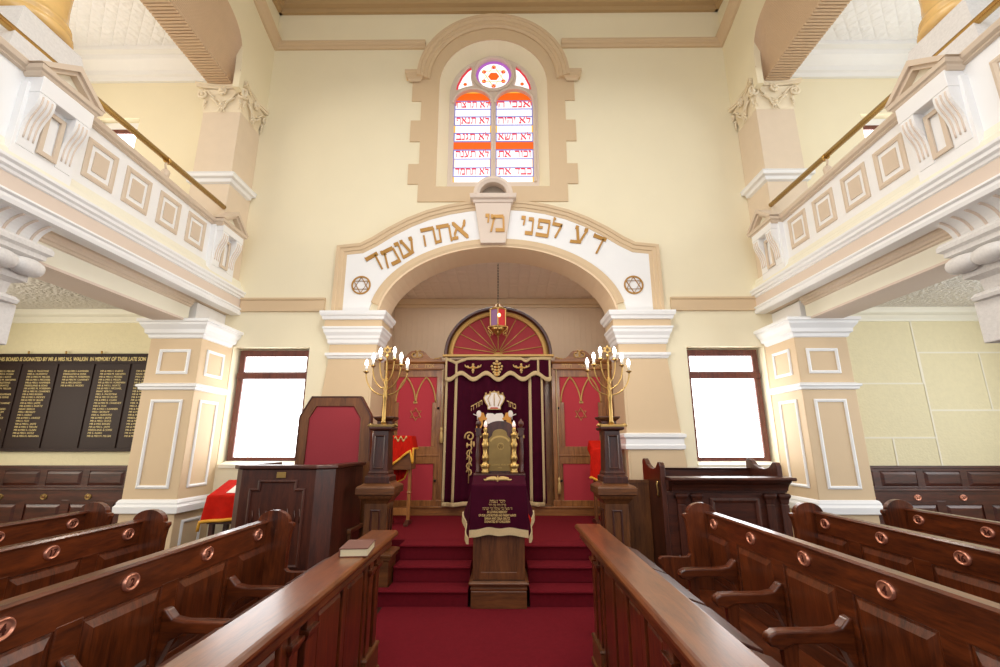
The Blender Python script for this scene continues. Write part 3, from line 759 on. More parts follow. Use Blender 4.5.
    def face(mp, W):
        for d in (-1, 1):
            volute(mp, d*(W/2-.02), 6.88, -d)
            for k in range(4):
                orn.sphere(mp(d*(W/2-.06)+.015*d*math.sin(k), 6.77-.045*k, .03), .026-.004*k, 8, (1, .8, 1.3))
            orn.tube([mp(d*.04, 6.66, .02), mp(d*.10, 6.74, .06), mp(d*.17, 6.80, .05), mp(d*.14, 6.86, .03)], [.012, .02, .02, .008], 6)
        for k in range(8):
            a = 2*PI*k/8; orn.sphere(mp(.05*math.cos(a), 6.93+.05*math.sin(a), .07), .028, 8, (1, .7, 1))
        orn.sphere(mp(0, 6.93, .09), .035, 8)
        for k in range(6):
            a = 2*PI*k/6; orn.sphere(mp(.045*math.cos(a), 6.68+.045*math.sin(a), .03), .028, 8, (1, .7, 1))
        orn.sphere(mp(0, 6.68, .05), .03, 8)
        for k in (-1, 0, 1): orn.tube([mp(.03*k, 6.65, .025), mp(.05*k, 6.56, .03)], [.015, .006], 6)
        orn.tube([mp(-.2, 6.82, .03), mp(-.08, 6.78, .045), mp(0, 6.72, .05), mp(.08, 6.78, .045), mp(.2, 6.82, .03)], .013, 6)
    face(facing(xm, 6.31, .24), .68)
    face(sidewise(s, 4.15, 6.59, .24), .66)
    orn.build('leaf_ornament', M['capital'], capo)

# ------------------------------------------------------------------ galleries
def gallery(s):
    side = 'left' if s < 0 else 'right'
    g = thing('gallery_balcony', 'white and tan panelled gallery balcony running along the %s side of the nave' % side, 'balcony', (s*4.2, 3, 3.25), 'galleries either side of the nave')
    YA, YB = -1.5, YF-.002
    rise = lambda y: .034*(5.9-y)          # the coping climbs very slightly away from the far wall
    def P(pts, name, m, ya=YA, yb=YB, lift=9.):
        b = MB().prism([(s*x, z) for x, z in pts], 'y', ya, yb)
        b.v = [(x, y, z+rise(y) if z > lift else z) for x, y, z in b.v]
        return b.build(name, m, g)
    P([(4.13, 4.08), (4.13, 4.72), (4.28, 4.72), (4.28, 3.95), (4.13, 3.953)], 'parapet', M['white'], YA, 6.30, 4.5)
    P([(4.12, 4.70), (4.10, 4.71), (4.10, 4.725), (4.07, 4.74), (4.06, 4.78), (4.075, 4.80), (4.30, 4.80), (4.30, 4.70)], 'coping', M['taupe'], YA, 6.30, 4.5)
    P([(4.025, 3.95), (4.05, 3.96), (4.07, 4.02), (4.11, 4.06), (4.13, 4.13), (4.2, 4.13), (4.2, 3.95)], 'cove', M['offwhite'])
    P([(4.07, 3.82), (4.055, 3.83), (4.055, 3.855), (4.03, 3.87), (4.03, 3.90), (4.01, 3.92), (4.01, 3.945), (4.03, 3.952), (4.2, 3.952), (4.2, 3.82)], 'cornice', M['white'])
    P([(4.07, 3.67), (4.07, 3.83), (4.3, 3.83), (4.3, 3.67)], 'frieze', M['pink'])
    P([(4.085, 3.57), (4.055, 3.575), (4.045, 3.61), (4.05, 3.64), (4.03, 3.655), (4.035, 3.675), (4.07, 3.685), (4.2, 3.685), (4.2, 3.57)], 'lower_moulding', M['white'])
    P([(4.08, 3.58), (4.3, 3.58), (4.3, 3.66), (4.08, 3.66)], 'soffit', M['taupe'], YA, YB)
    P([(4.31, 3.47), (4.29, 3.48), (4.29, 3.50), (4.27, 3.51), (4.27, 3.535), (4.25, 3.55), (4.25, 3.585), (4.4, 3.585), (4.4, 3.47)], 'beam_moulding', M['taupe'], YA, 6.12)
    P([(4.31, 3.285), (4.31, 3.5), (4.73, 3.5), (4.73, 3.285)], 'beam', M['offwhite'], YA, 6.12)
    P([(4.305, 3.262), (4.305, 3.288), (4.76, 3.288), (4.76, 3.64), (4.735, 3.64), (4.735, 3.262)], 'beam_underside', M['pink'], YA, 6.05)
    # raised square panels along the parapet
    for yc in (5.73, 5.215, 4.70, 4.21, 2.98, 2.47, 1.96):
        b = MB(); h = .42
        w = .36
        zc = 4.435
        b.ribbon([(yc-w/2+.022, zc-h/2+.022), (yc+w/2-.022, zc-h/2+.022), (yc+w/2-.022, zc+h/2-.022), (yc-w/2+.022, zc+h/2-.022)], [(-.026, 0), (-.026, .012), (0, .02), (.026, .012), (.026, 0)], lambda u, v, t: (s*(4.13-t), u, v), closed=True)
        b.box(s*4.12, s*4.135, yc-w/2+.095, yc+w/2-.095, zc-h/2+.1, zc+h/2-.1)
        b.build('parapet_panel', M['taupe'], g)
    # pedestals with pediment and paired consoles
    for yc in (6.31, 3.62, .93):
        hw = .31
        ped = MB(); ped.box(s*4.065, s*4.135, yc-hw+.03, yc+hw-.03, 3.952, 4.70); ped.box(s*3.965, s*4.132, yc-.255, yc+.255, 4.61, 4.71+max(0, rise(yc)*.8)); (ped.box(s*4.29, s*4.92, yc-.36, yc+.33, 3.952, 4.80) if yc < 5 else None)
        po = ped.build('pedestal', M['white'], g, bevel=.004)
        c = MB()
        xk = 4.30 if yc < 5 else 4.143
        c.rectloft(*sorted((s*3.98, s*(xk-.02))), yc-.27, yc+.27, [(0, 4.70), (.015, 4.72), (.02, 4.74), (.04, 4.75), (.045, 4.79), (.03, 4.80)])
        # raking mouldings of the pediment
        rp = [(-.025, 0), (-.025, .02), (0, .045), (.025, .06), (.03, 0)]
        for q in (-1, 1):
            c.prism([(yc+q*.33, 4.80), (yc+q*.26, 4.80), (yc, 4.99), (yc, 5.055)], 'x', s*3.935, s*xk)
            c.prism([(yc+q*.27, 4.80), (yc+q*.20, 4.80), (yc, 4.945), (yc, 4.995)], 'x', s*3.965, s*xk)
        up_ = rise(yc)*.8; c.v = [(x, y, z+up_) for x, y, z in c.v]; c.build('pediment', M['taupe'], po)
        MB().prism([(yc-.25, 4.80+up_), (yc+.25, 4.80+up_), (yc, 4.98+up_)], 'x', s*4.03, s*(xk-.01)).build('tympanum', M['offwhite'], po)
        v = MB(); v.ribbon([(yc-.07, 4.14), (yc+.07, 4.14), (yc+.07, 4.54), (yc-.07, 4.54)], [(-.02, 0), (-.02, .02), (.02, .02), (.02, 0)], lambda u, w_, t: (s*(4.06-t), u, w_), closed=True)
        v.ribbon([(yc-.09, 4.18), (yc-.09, 4.55), (yc+.09, 4.55), (yc+.09, 4.18)], [(-.015, 0), (-.015, .012), (.015, .012), (.015, 0)], lambda u, w_, t: (s*(4.06-t), u, w_), closed=True) if False else None
        v.build('centre_panel', M['taupe'], po)
        for q in (-1, 1):
            ya, yb = yc+q*.175-.075, yc+q*.175+.075
            prof = []
            for i in range(15):
                t_ = i/14.
                q_ = t_*14; xs9 = [3.972, 3.968, 3.968, 3.975, 3.99, 4.01, 4.028, 4.04, 4.048, 4.050, 4.052, 4.054, 4.056, 4.059, 4.062]; prof.append((xs9[i], 4.62-.56*t_))
            prof = [(4.07, 4.62)] + prof[:-1] + [(4.07, 4.09)]
            k = MB(); k.prism([(s*a, z_) for a, z_ in prof], 'y', ya, yb)
            ko = k.build('console', M['white'], po)
            fl = MB()
            for dy in (-.042, 0, .042):
                pts = [(s*(a-.002), (ya+yb)/2+dy, z_) for a, z_ in prof[2:13]]
                fl.tube(pts, .008, 5)
            fl.build('console_flutes', M['pink'], po)
    # brass hand rail with small knobs
    hr = MB(); hr.tube([(s*4.17, YA, 5.105), (s*4.17, 6.30, 5.115)], .036, 12)
    for y in (5.1, 2.6): hr.lathe([(.043, -.03), (.043, .03)], None, 12, fn=lambda a, b_, c_: (s*4.17+a, y+c_, 5.105+b_))
    ho = hr.build('handrail', M['railbrass'], g)
    kb = MB()
    for y in (5.1, 2.6):
        kb = MB(); kb.lathe([(.05, 4.80), (.055, 4.83), (.04, 4.86), (.045, 4.90), (.05, 4.94), (.035, 4.97), (0.001, 4.98)], (s*4.17, y, 0), 12)
        kb.tube([(s*4.17, y, 4.97), (s*4.17, y-.03, 5.03), (s*4.17, y, 5.09)], .012, 6)
        kb.build('rail_support', M['taupe'], ho)
    return g
gallery(-1); gallery(1)
for s in (-1, 1):
    side = 'left' if s < 0 else 'right'
    # lower column carrying the gallery
    p = thing('lower_column', 'speckled pale stone capital with rolled edge under the %s gallery' % side, 'column', (s*4.6, 3.62, 0), 'columns under the galleries')
    xa, xb = sorted((s*4.30, s*4.90)); ya, yb = 3.36, 3.84
    MB().rectloft(xa, xb, 3.32, 3.92, [(0, 2.45), (0, 2.82)]).build('block', M['stone'], p, bevel=.01)
    MB().lathe([(.26, 0), (.26, .12), (.22, .16), (.2, .2), (.2, 2.45)], (s*4.62, 3.62, 0), 24).build('shaft', M['stone'], p)
    c = MB(); c.rectloft(xa, xb, ya, yb, [(-.02, 2.81), (.04, 2.82), (.05, 2.85), (.03, 2.88), (-.02, 2.90), (-.01, 3.0), (.06, 3.03), (.06, 3.05), (.06, 3.12), (.07, 3.24), (.12, 3.26), (.12, 3.30), (.15, 3.32), (.15, 3.36), (.13, 3.39), (0, 3.40)])
    c.build('capital', M['stone'], p)
    b = MB()
    # bead-and-reel roll below the abacus
    pts = []; rr = []
    for i in range(97):
        t_ = -1+2*i/96.; pts.append((s*4.19, 3.58+.36*t_, 3.15)); rr.append(.048+.034*abs(math.sin((t_+1)*PI*1.5))**.45 if abs(t_) < .97 else .05)
    b.tube(pts, rr, 14)
    b.build('bead_roll', M['stone'], p)
    pr = []
    for i in range(9):
        a = PI/2*i/8.; pr.append((4.30-.22*(1-math.cos(a)) if False else 4.08+.20*math.sin(a), 3.575-.18*(1-math.cos(a))))
    pr = [(4.5, 3.575), (4.08, 3.575)] + pr[1:] + [(4.28, 3.39), (4.5, 3.39)]
    o_ = MB().prism([(s*a, z) for a, z in pr], 'y', 3.20, 3.93).build('fluted_bracket', M['white'], p)
    fl = MB()
    for k in range(6):
        y = 3.265+.12*k
        fl.tube([(s*(a-.003), y, z-.003) for a, z in pr[2:-2]], .012, 6)
    fl.build('bracket_flutes', M['pink'], o_)
    # marble column on the gallery
    p = thing('marble_column', 'ochre marble column on a speckled flared plinth on the %s gallery' % side, 'column', (s*4.5, 3.56, 4.8), 'marble columns on the galleries')
    xc = 4.50; yc = 3.56
    xa, xb = sorted((s*(xc-.29), s*(xc+.29)))
    MB().rectloft(xa, xb, 3.27, 3.85, [(.11, 4.805), (.105, 4.92), (.08, 5.06), (.05, 5.18), (.025, 5.3), (.01, 5.38), (0, 5.42), (0, 5.44)]).build('plinth', M['stone'], p)
    MB().lathe([(.28, 5.44), (.32, 5.455), (.335, 5.49), (.33, 5.53), (.30, 5.55), (.29, 5.575), (.31, 5.59), (.305, 5.625), (.28, 5.645), (.265, 5.70), (.25, 5.86), (.24, 7.2), (.24, 7.31)], (s*xc, yc, 0), 40).build('shaft', M['marble'], p)

for o in list(SC.objects):     # galleries and their columns stand a little further into the nave
    if o.parent is None and o.name.split('.')[0] in ('gallery_balcony', 'lower_column', 'marble_column'):
        o.location.x -= .025 if o.location.x > 0 else 0

# ------------------------------------------------------------------ pews facing the middle aisle
def medallion(parent, s, X, y, z, num, k=1.):
    b = MB(); mp = sidewise(s, X, y, z)
    b.lathe([(.001, .012), (.020, .011), (.031, .008), (.035, .009), (.038, .013), (.044, .014), (.047, .010), (.050, .004), (.050, -.004), (.001, -.004)], None, 28,
            fn=lambda a, c, h: mp(a*k, c*.80*k, h))
    o = b.build('number_plate', M['copper'], parent)
    n = MB(); d = text(str(num), .048*k, .004, .0015)
    n.flat(d, lambda u, v, w: mp(u, v-.017*k, .009+w)); n.build('numeral', M['numeral'], o)
def pew(s, X, yend, label, nums, y0=.55, pitch=.573, first=.165, arms=True, plates=12):
    W = M['pew_y']
    t = thing('pew', label, 'pew', (s*(X-.2), (yend+y0)/2, 0), 'pews facing the middle aisle')
    xs = lambda a: s*a
    n = int((yend-first-y0)/pitch)+1
    # back: slab, rails and stiles
    b = MB()
    b.box(xs(X+.012), xs(X+.03), y0, yend-.05, .30, 1.0)
    b.box(xs(X), xs(X+.045), y0, yend-.05, .885, 1.035)
    b.box(xs(X), xs(X+.045), y0, yend-.05, .30, .535)
    ys = [yend-first-pitch*i for i in range(n)]
    for i, y in enumerate(ys+[ys[-1]-pitch]):
        m = y+pitch/2
        if i == 0: b.box(xs(X), xs(X+.045), y+.225, yend-.05, .5, .9)
        elif m > y0: b.box(xs(X), xs(X+.045), m-.062, m+.062, .5, .9)
    b.build('back', W, t, bevel=.006)
    cp = MB(); cp.prism([(xs(X-.012), 1.03), (xs(X-.016), 1.04), (xs(X-.008), 1.052), (xs(X+.05), 1.052), (xs(X+.058), 1.04), (xs(X+.054), 1.03)], 'y', y0, yend-.05)
    cp.build('top_rail', W, t)
    for i, y in enumerate(ys):
        p = MB(); mp = sidewise(s, X+.012, y, 0)
        u0, u1 = -.222, .222
        ring = [(0, 0), (.0, .006), (.012, .008), (.045, .022)]
        vs = []
        for o_, h in ring: vs += [mp(u0+o_, .536+o_, h), mp(u1-o_, .536+o_, h), mp(u1-o_, .884-o_, h), mp(u0+o_, .884-o_, h)]
        k = len(ring)
        p.add(vs, [(4*k-4, 4*k-3, 4*k-2, 4*k-1)]+[(4*r+j, 4*r+(j+1) % 4, 4*r+4+(j+1) % 4, 4*r+4+j) for r in range(k-1) for j in range(4)])
        p.build('back_panel', M['pew_z'], t)
        if i < plates and i < len(nums): medallion(t, s, X, y, .970, nums[i])
    # seat and its front
    b = MB(); b.prism([(xs(X), .455), (xs(X-.40), .465), (xs(X-.435), .455), (xs(X-.44), .435), (xs(X-.42), .425), (xs(X), .42)], 'y', y0, yend-.05)
    b.build('seat', W, t, bevel=.004)
    b = MB(); b.box(xs(X-.36), xs(X-.33), y0, yend-.05, .0, .42); b.build('seat_front', W, t)
    # end board with arched head, shoulder and arm
    def endprof():
        pts = [(X-.43, 0), (X+.06, 0), (X+.075, .3), (X+.08, 1.005), (X+.085, 1.03), (X+.06, 1.035)]
        c = X-.055+.01
        for i in range(13):
            a = PI*i/12; pts.append((c+.118*math.cos(a), 1.035+.085*math.sin(a)))
        pts += [(c-.145, 1.03), (c-.15, 1.01), (c-.135, .98), (c-.125, .9), (c-.12, .72), (c-.14, .70), (c-.18, .695), (X-.35, .70), (X-.40, .698), (X-.425, .68), (X-.425, .65), (X-.40, .62), (X-.385, .5)]
        return pts
    b = MB(); b.prism([(xs(a), z) for a, z in endprof()], 'y', yend-.05, yend)
    b.build('end_board', M['pew_z'], t, bevel=.007)
    b = MB(); b.prism([(xs(a), z) for a, z in endprof()], 'y', y0-.05, y0)
    b.build('end_board', M['pew_z'], t, bevel=.007)
    if arms:
        for i, y in enumerate(ys):
            m = y-pitch/2
            if m < y0+.1: continue
            pr = [(X+.002, .775), (X-.02, .772), (X-.035, .755), (X-.06, .73), (X-.12, .718), (X-.30, .716), (X-.38, .712), (X-.415, .695), (X-.425, .668), (X-.41, .645), (X-.38, .64), (X-.36, .628), (X-.30, .655), (X-.12, .66), (X-.05, .62), (X-.02, .55), (X+.002, .5)]
            a = MB(); a.prism([(xs(q), z) for q, z in pr], 'y', m-.033, m+.033)
            a.build('armrest', M['pew_x'], t, bevel=.012, seg=3)
            st = MB(); st.prism([(xs(X-.335), .45), (xs(X-.27), .45), (xs(X-.285), .55), (xs(X-.27), .66), (xs(X-.35), .66), (xs(X-.345), .55)], 'y', m-.02, m+.02)
            st.build('arm_support', M['pew_z'], t, bevel=.004)
    return t
pew(1, 1.80, 4.14, 'dark wooden pew with armrests beside the right rail, front row of the right side', ['1', '2', '3', '4', '5', '6'])
pew(1, 2.71, 4.16, 'dark wooden pew, middle one of the three rows on the right side', ['18', '17', '16', '15', '14', '13'], arms=True, plates=6)
pew(1, 3.65, 4.37, 'dark wooden pew, hindmost of the three rows on the right side', ['33', '34', '35', '36', '37', '38'], plates=6)
pew(-1, 1.66, 3.66, 'dark wooden pew with armrests beside the left rail, front row of the left side', ['1', '3', '2', '4', '5'])
pew(-1, 2.61, 3.68, 'dark wooden pew, middle one of the three rows on the left side', ['16', '17', '18', '19', '20'], plates=5)
pew(-1, 3.42, 4.12, 'dark wooden pew, hindmost of the three rows on the left side', ['37', '38', '39', '40', '41', '42'], plates=5)

# benches against the aisle end walls
for s in (-1, 1):
    side = 'left' if s < 0 else 'right'
    t = thing('wall_bench', 'long panelled dark wood bench along the wall ' + ('under the memorial board' if s < 0 else 'right of the panelled pier'), 'bench', (s*6.5, 6.5, 0), 'benches along the aisle end walls')
    xa, xb = 4.84, 8.2
    b = MB(); Yb = 6.82
    b.box(s*xa, s*xb, Yb+.015, YF-.03, 0, 1.28); b.box(s*xa, s*xb, Yb-.015, YF-.03, 1.262, 1.30); b.box(s*xa, s*xb, Yb, YF-.03, 1.225, 1.27); b.box(s*xa, s*xb, Yb, YF-.03, .93, 1.02)
    off = 5.36-.6 if s > 0 else 5.30-.62
    x = off
    pt = .615
    cen = []
    while x < xb:
        cen.append(x+.335); b.box(s*(x-.045), s*(x+.045), Yb, YF-.03, .93, 1.26); x += pt
    b.build('high_back', M['dark_x'], t, bevel=.004)
    for c in cen:
        p = MB(); vs = []
        for o_, h in ((0, 0), (.012, .006), (.04, .018)): vs += [(s*(c-.262+o_), Yb+.015-h, 1.022+o_), (s*(c+.262-o_), Yb+.015-h, 1.022+o_), (s*(c+.262-o_), Yb+.015-h, 1.223-o_), (s*(c-.262+o_), Yb+.015-h, 1.223-o_)]
        p.add(vs, [(8, 9, 10, 11)]+[(4*r+j, 4*r+(j+1) % 4, 4*r+4+(j+1) % 4, 4*r+4+j) for r in range(2) for j in range(4)])
        p.build('upper_panel', M['dark_x'], t)
    # bench back in front of it, with number plates
    b = MB(); Y2 = 6.60
    b.box(s*xa, s*xb, Y2+.015, Y2+.05, .3, .99); b.box(s*xa, s*xb, Y2, Y2+.06, .80, .98); b.box(s*xa, s*xb, Y2-.012, Y2+.22, .975, 1.0)
    b.box(s*xa, s*xb, Y2, Y2+.06, .3, .50)
    for c in cen: b.box(s*(c-.31-.06), s*(c-.31+.06), Y2, Y2+.06, .45, .85)
    b.build('bench_back', M['dark_x'], t, bevel=.004)
    b = MB(); b.box(s*xa, s*xb, Y2-.42, Y2, .42, .46); b.box(s*xa, s*xb, Y2-.36, Y2-.33, 0, .42); b.build('seat', M['dark_x'], t, bevel=.004)
    for k, c in enumerate(cen):
        p = MB(); vs = []
        for o_, h in ((0, 0), (.012, .006), (.04, .02)): vs += [(s*(c-.245+o_), Y2+.015-h, .50+o_), (s*(c+.245-o_), Y2+.015-h, .50+o_), (s*(c+.245-o_), Y2+.015-h, .798-o_), (s*(c-.245+o_), Y2+.015-h, .798-o_)]
        p.add(vs, [(8, 9, 10, 11)]+[(4*r+j, 4*r+(j+1) % 4, 4*r+4+(j+1) % 4, 4*r+4+j) for r in range(2) for j in range(4)])
        p.build('back_panel', M['dark_x'], t)
        b = MB(); mp = facing(s*(c-.0), Y2, .895)
        b.lathe([(.001, .012), (.020, .011), (.031, .008), (.035, .009), (.038, .013), (.044, .014), (.047, .010), (.050, .004), (.050, -.004), (.001, -.004)], None, 24, fn=lambda a, e, h: mp(a, e*.8, h))
        o = b.build('number_plate', M['copper'] if s > 0 else M['plaque'], t)
        n = MB(); n.flat(text(str(60+k if s < 0 else 70+k), .045, .004, .0015), lambda u, v, w: mp(u, v-.016, .009+w)); n.build('numeral', M['numeral'], o)

# ------------------------------------------------------------------ memorial board
t = thing('memorial_board', 'dark memorial board with columns of gold names on the left aisle wall', 'memorial board', (-6.5, 6.85, 1.5))
b = MB(); b.box(-8.2, -5.0, 6.835, YF-.03, 1.50, 2.94); b.box(-8.2, -5.0, 6.815, YF-.03, 2.915, 2.945); b.box(-8.2, -5.0, 6.805, YF-.03, 1.495, 1.54)
b.box(-8.2, -5.0, 6.82, YF-.03, 2.79, 2.81)
dv = [-7.82, -7.263, -6.705, -6.145, -5.592, -5.03]
for x in dv: b.box(x-.014, x+.014, 6.82, 6.86, 1.53, 2.80)
b.build('frame', M['board'], t, bevel=.003)
for x in (-6.62, -6.07, -7.2): MB().tube([(x, 6.84, 2.93), (x, 6.83, 2.99)], .012, 6).build('hook', M['brass'], t)
b = MB(); d = text('THIS BOARD IS DONATED BY MR & MRS N.S. WALKIN  IN MEMORY OF THEIR LATE SON', .085, .003, .0012, 'LEFT')
wd = max(v[0] for v in d[0]); x0, x1 = -7.66, -5.37
b.flat(d, lambda u, v, w: (x0+u*(x1-x0)/wd, 6.833-w, 2.835+v)); b.build('heading', M['boardgold'], t)
names = ['MR & MRS S. KURTZ', 'MR & MRS M. NEHAMA', 'MR & MRS S. MODES', 'MR & MRS S. MILLIN', 'MR & MRS M. FOREMAN', 'MR & MRS L. HURTZ', 'MR & MRS I. MICHAEL', 'ISAAC BERCH', 'MRS. R. PALESTINE', 'MR & MRS M. BLUM', 'MR & MRS S. CLAIN', 'MR & MRS M. CHARNEY', 'MRS S. FOX', 'MR & MRS I. KAMINER', 'MRS I. BICKLEY', 'MRS A. HURWITZ', 'MR & MRS I. JAFFE', 'MR & MRS I. KATZ', 'MR & MRS BASAN', 'MR & MRS L. JAFFE', 'FRIEDLAND & SONS', 'MR S. AGRO', 'MR & MRS M. MILLER']
rnd = random.Random(3)
cols = [(-7.72, 23, {7: 0, 10: 0, 12: 0}), (-7.17, 23, {}), (-6.62, 6, {}), (-6.06, 23, {}), (-5.51, 23, {})]
for ci, (x, n, skip) in enumerate(cols):
    b = MB(); nm = names[:] if ci == 3 else [names[(i*7+ci*5+3) % len(names)] for i in range(23)]
    for i in range(n):
        if i in skip: continue
        d = text(nm[i], .038, .002, .0, 'LEFT', 1.12); z = 2.665-.0438*i
        b.flat(d, lambda u, v, w: (x+.03+u*.92, 6.834-w, z+v))
    b.build('name_column', M['boardgold'], t)

# ------------------------------------------------------------------ wooden rails either side of the aisle
def rail(s, xi, yfar, label, ledge, pairs, npan):
    t = thing('aisle_rail', label, 'rail', (s*(xi+.11), 2.4, 0), 'panelled rails along the middle aisle')
    y0 = .5; xs = lambda a: s*a
    w = .235
    b = MB(); b.prism([(xs(xi+.015), .852), (xs(xi), .868), (xs(xi), .882), (xs(xi+.01), .895), (xs(xi+.02), .90), (xs(xi+w-.01), .90), (xs(xi+w), .89), (xs(xi+w), .86), (xs(xi+w-.01), .852)], 'y', y0, yfar)
    b.build('top_board', M['rail_y'], t, bevel=.003)
    b = MB(); b.prism([(xs(xi+.03), .80), (xs(xi+.025), .81), (xs(xi+.03), .835), (xs(xi+.018), .853), (xs(xi+w-.02), .853), (xs(xi+w-.02), .80)], 'y', y0+.02, yfar-.10)
    b.build('under_moulding', M['pew_y'], t)
    ye = pairs[0]+.17
    b = MB(); b.box(xs(xi+.075), xs(xi+.115), y0, ye, .013, .81); b.box(xs(xi+.055), xs(xi+.13), y0, ye, .775, .81); b.box(xs(xi+.055), xs(xi+.13), y0, ye, .013, .10)
    # pilaster pairs and panels between
    ye = pairs[0]+.17
    stiles = []
    for i, py in enumerate(pairs[:-1]):
        a, c = py-.17, pairs[i+1]+.17
        for k in range(npan+1): stiles.append(a+(c-a)*k/npan)
    for y in stiles: b.box(xs(xi+.055), xs(xi+.13), y-.035, y+.035, .08, .79)
    b.build('panel_frame', M['pew_z'], t, bevel=.004)
    for i, py in enumerate(pairs[:-1]):
        a, c = py-.17, pairs[i+1]+.17
        for k in range(npan):
            u0, u1 = a+(c-a)*k/npan, a+(c-a)*(k+1)/npan
            lo, hi = min(u0, u1)+.035, max(u0, u1)-.035
            p = MB(); vs = []
            for o_, h in ((0, 0), (.012, .003), (.03, .014)): vs += [(xs(xi+.075-h), lo+o_, .10+o_), (xs(xi+.075-h), hi-o_, .10+o_), (xs(xi+.075-h), hi-o_, .775-o_), (xs(xi+.075-h), lo+o_, .775-o_)]
            p.add(vs, [(8, 9, 10, 11)]+[(4*r+j, 4*r+(j+1) % 4, 4*r+4+(j+1) % 4, 4*r+4+j) for r in range(2) for j in range(4)])
            p.build('panel', M['pew_z'], t)
    for py in pairs:
        for q in (-.085, .085):
            b = MB(); xa, xb = sorted((xs(xi+.045), xs(xi+.12)))
            b.rectloft(xa, xb, py+q-.045, py+q+.045, [(.012, .13), (.012, .16), (0, .17), (0, .70), (.004, .705), (.012, .72), (.02, .735), (.02, .75), (.0, .752), (.0, .80)])
            b.build('pilaster', M['pew_z'], t, bevel=.003)
        b = MB(); b.rectloft(*sorted((xs(xi+.03), xs(xi+.13))), py-.16, py+.16, [(.012, .013), (.012, .05), (0, .06), (0, .19), (.008, .20), (.0, .215)]); b.build('plinth', M['desk_y'], t, bevel=.003)
    # sloping book ledges on the pew side
    b = MB()
    yy = yfar-.9
    for ya, yb_ in ledge:
        l = MB(); l.prism([(xs(xi+w+.002), .862), (xs(xi+w+.15), .812), (xs(xi+w+.15), .796), (xs(xi+w+.002), .845)], 'y', ya, yb_)
        l.build('book_ledge', M['dark_y'], t, bevel=.004)
    b.box(xs(xi+w-.03), xs(xi+w), y0, ye, .72, .855); b.box(xs(xi+.13), xs(xi+w), y0, ye, .70, .72); b.build('book_shelf', M['dark_y'], t)
    return t
rail(1, .735, 4.42, 'panelled wooden rail with wide polished top beside the right hand pews', [(3.15, 3.8), (2.58, 3.12), (2.05, 2.53), (1.45, 1.99), (.8, 1.40)], [3.74, 2.06, .75], 4)
rail(-1, .785, 4.10, 'panelled wooden rail with a prayer book lying on its polished top', [(2.9, 3.5), (2.3, 2.85), (1.75, 2.25), (1.1, 1.68)], [3.59, 2.37, 1.15], 2)

# prayer book on the rail
bk = thing('prayer_book', 'closed brown prayer book with cream page edges on the left rail', 'book', (-.875, 3.29, .90))
def turned(mb, cx, cy, a):
    ca, sa = math.cos(a), math.sin(a)
    mb.v = [(cx+(x-cx)*ca-(y-cy)*sa, cy+(x-cx)*sa+(y-cy)*ca, z) for x, y, z in mb.v]; return mb
b = MB(); b.box(-.965, -.785, 3.15, 3.43, .9005, .906); b.box(-.965, -.785, 3.15, 3.43, .947, .953); b.box(-.966, -.959, 3.15, 3.43, .903, .950)
turned(b, -.875, 3.29, R(6)).build('cover', M['bookcover'], bk, bevel=.002)
turned(MB().box(-.958, -.790, 3.155, 3.425, .906, .947), -.875, 3.29, R(6)).build('pages', M['paper'], bk)

# ------------------------------------------------------------------ lectern with velvet cover
LX = .045
le = thing('lectern', 'brown wooden lectern on a stepped base standing in the middle of the carpet steps', 'lectern', (LX, 5.3, 0))
b = MB(); b.rectloft(LX-.28, LX+.28, 5.04, 5.56, [(0, .0125), (0, .165), (-.005, .17), (.004, .18), (.004, .20), (-.006, .205), (.0, .215), (.0, .225), (.022, .23), (.022, .245), (.0, .26)])
b.build('base', M['desk_x'], le, bevel=.003)
b = MB(); b.box(LX-.265, LX+.265, 5.07, 5.53, .255, 1.10); b.build('body', M['desk_z'], le, bevel=.004)
b = MB()
for z0, z1 in ((.27, .34), (1.0, 1.08)): b.box(LX-.262, LX+.262, 5.055, 5.075, z0, z1)
for x in (-.262, .182): b.box(LX+x, LX+x+.08, 5.055, 5.075, .27, 1.08)
b.build('front_frame', M['desk_z'], le, bevel=.004)
b = MB(); b.prism([(5.05, 1.08), (5.05, 1.16), (5.36, 1.235), (5.50, 1.25), (5.50, 1.08)], 'x', LX-.28, LX+.28); b.build('desk_top', M['desk_x'], le, bevel=.004)
b = MB(); b.box(LX-.29, LX+.295, 5.36, 5.53, 1.235, 1.275); b.build('ledge', M['dark_x'], le, bevel=.004)
# cover
cv = thing('velvet_cover', 'maroon velvet cover with gold lettering and fringe draped over the lectern', 'cloth', (LX, 5.2, 1.2))
b = MB(); W2 = .287
def top_(u, v): X = -W2+2*W2*u; return (LX+X, 5.36-.33*v, 1.256-.076*v+.003)
def hemz(X): return .752-.028*(abs(X)/W2)**4-.006*math.cos(X*30)
def front_(u, v):
    X = -W2+2*W2*u; z0 = 1.183
    return (LX+X*(1+.05*v), 5.028-.016*math.sin(v*PI*.6)-.012*(1+math.sin(X*24))*v, z0+(hemz(X)-z0)*v)
def side_(sd):
    def f(u, v):
        y = 5.028+.335*u; zt = 1.183+.074*u
        zb = (.66 if sd < 0 else .675)+.20*u
        fl = .012+(.075 if sd < 0 else .055)*u*v+.035*math.sin(u*9)*v*.35+.016*v
        return (LX+sd*(W2+fl*v**.7), y+.02*v*(1-u)-.012*v*(1-u)*2, zt+(zb-zt)*v)
    return f
b.grid(top_, 20, 14, (0, .0, -.005)); b.grid(front_, 40, 30, (0, .006, 0))
for sd in (-1, 1): b.grid(side_(sd), 20, 24, (-sd*.005, 0, 0))
cvo = b.build('cloth', M['velvet'], cv)
fr = MB()
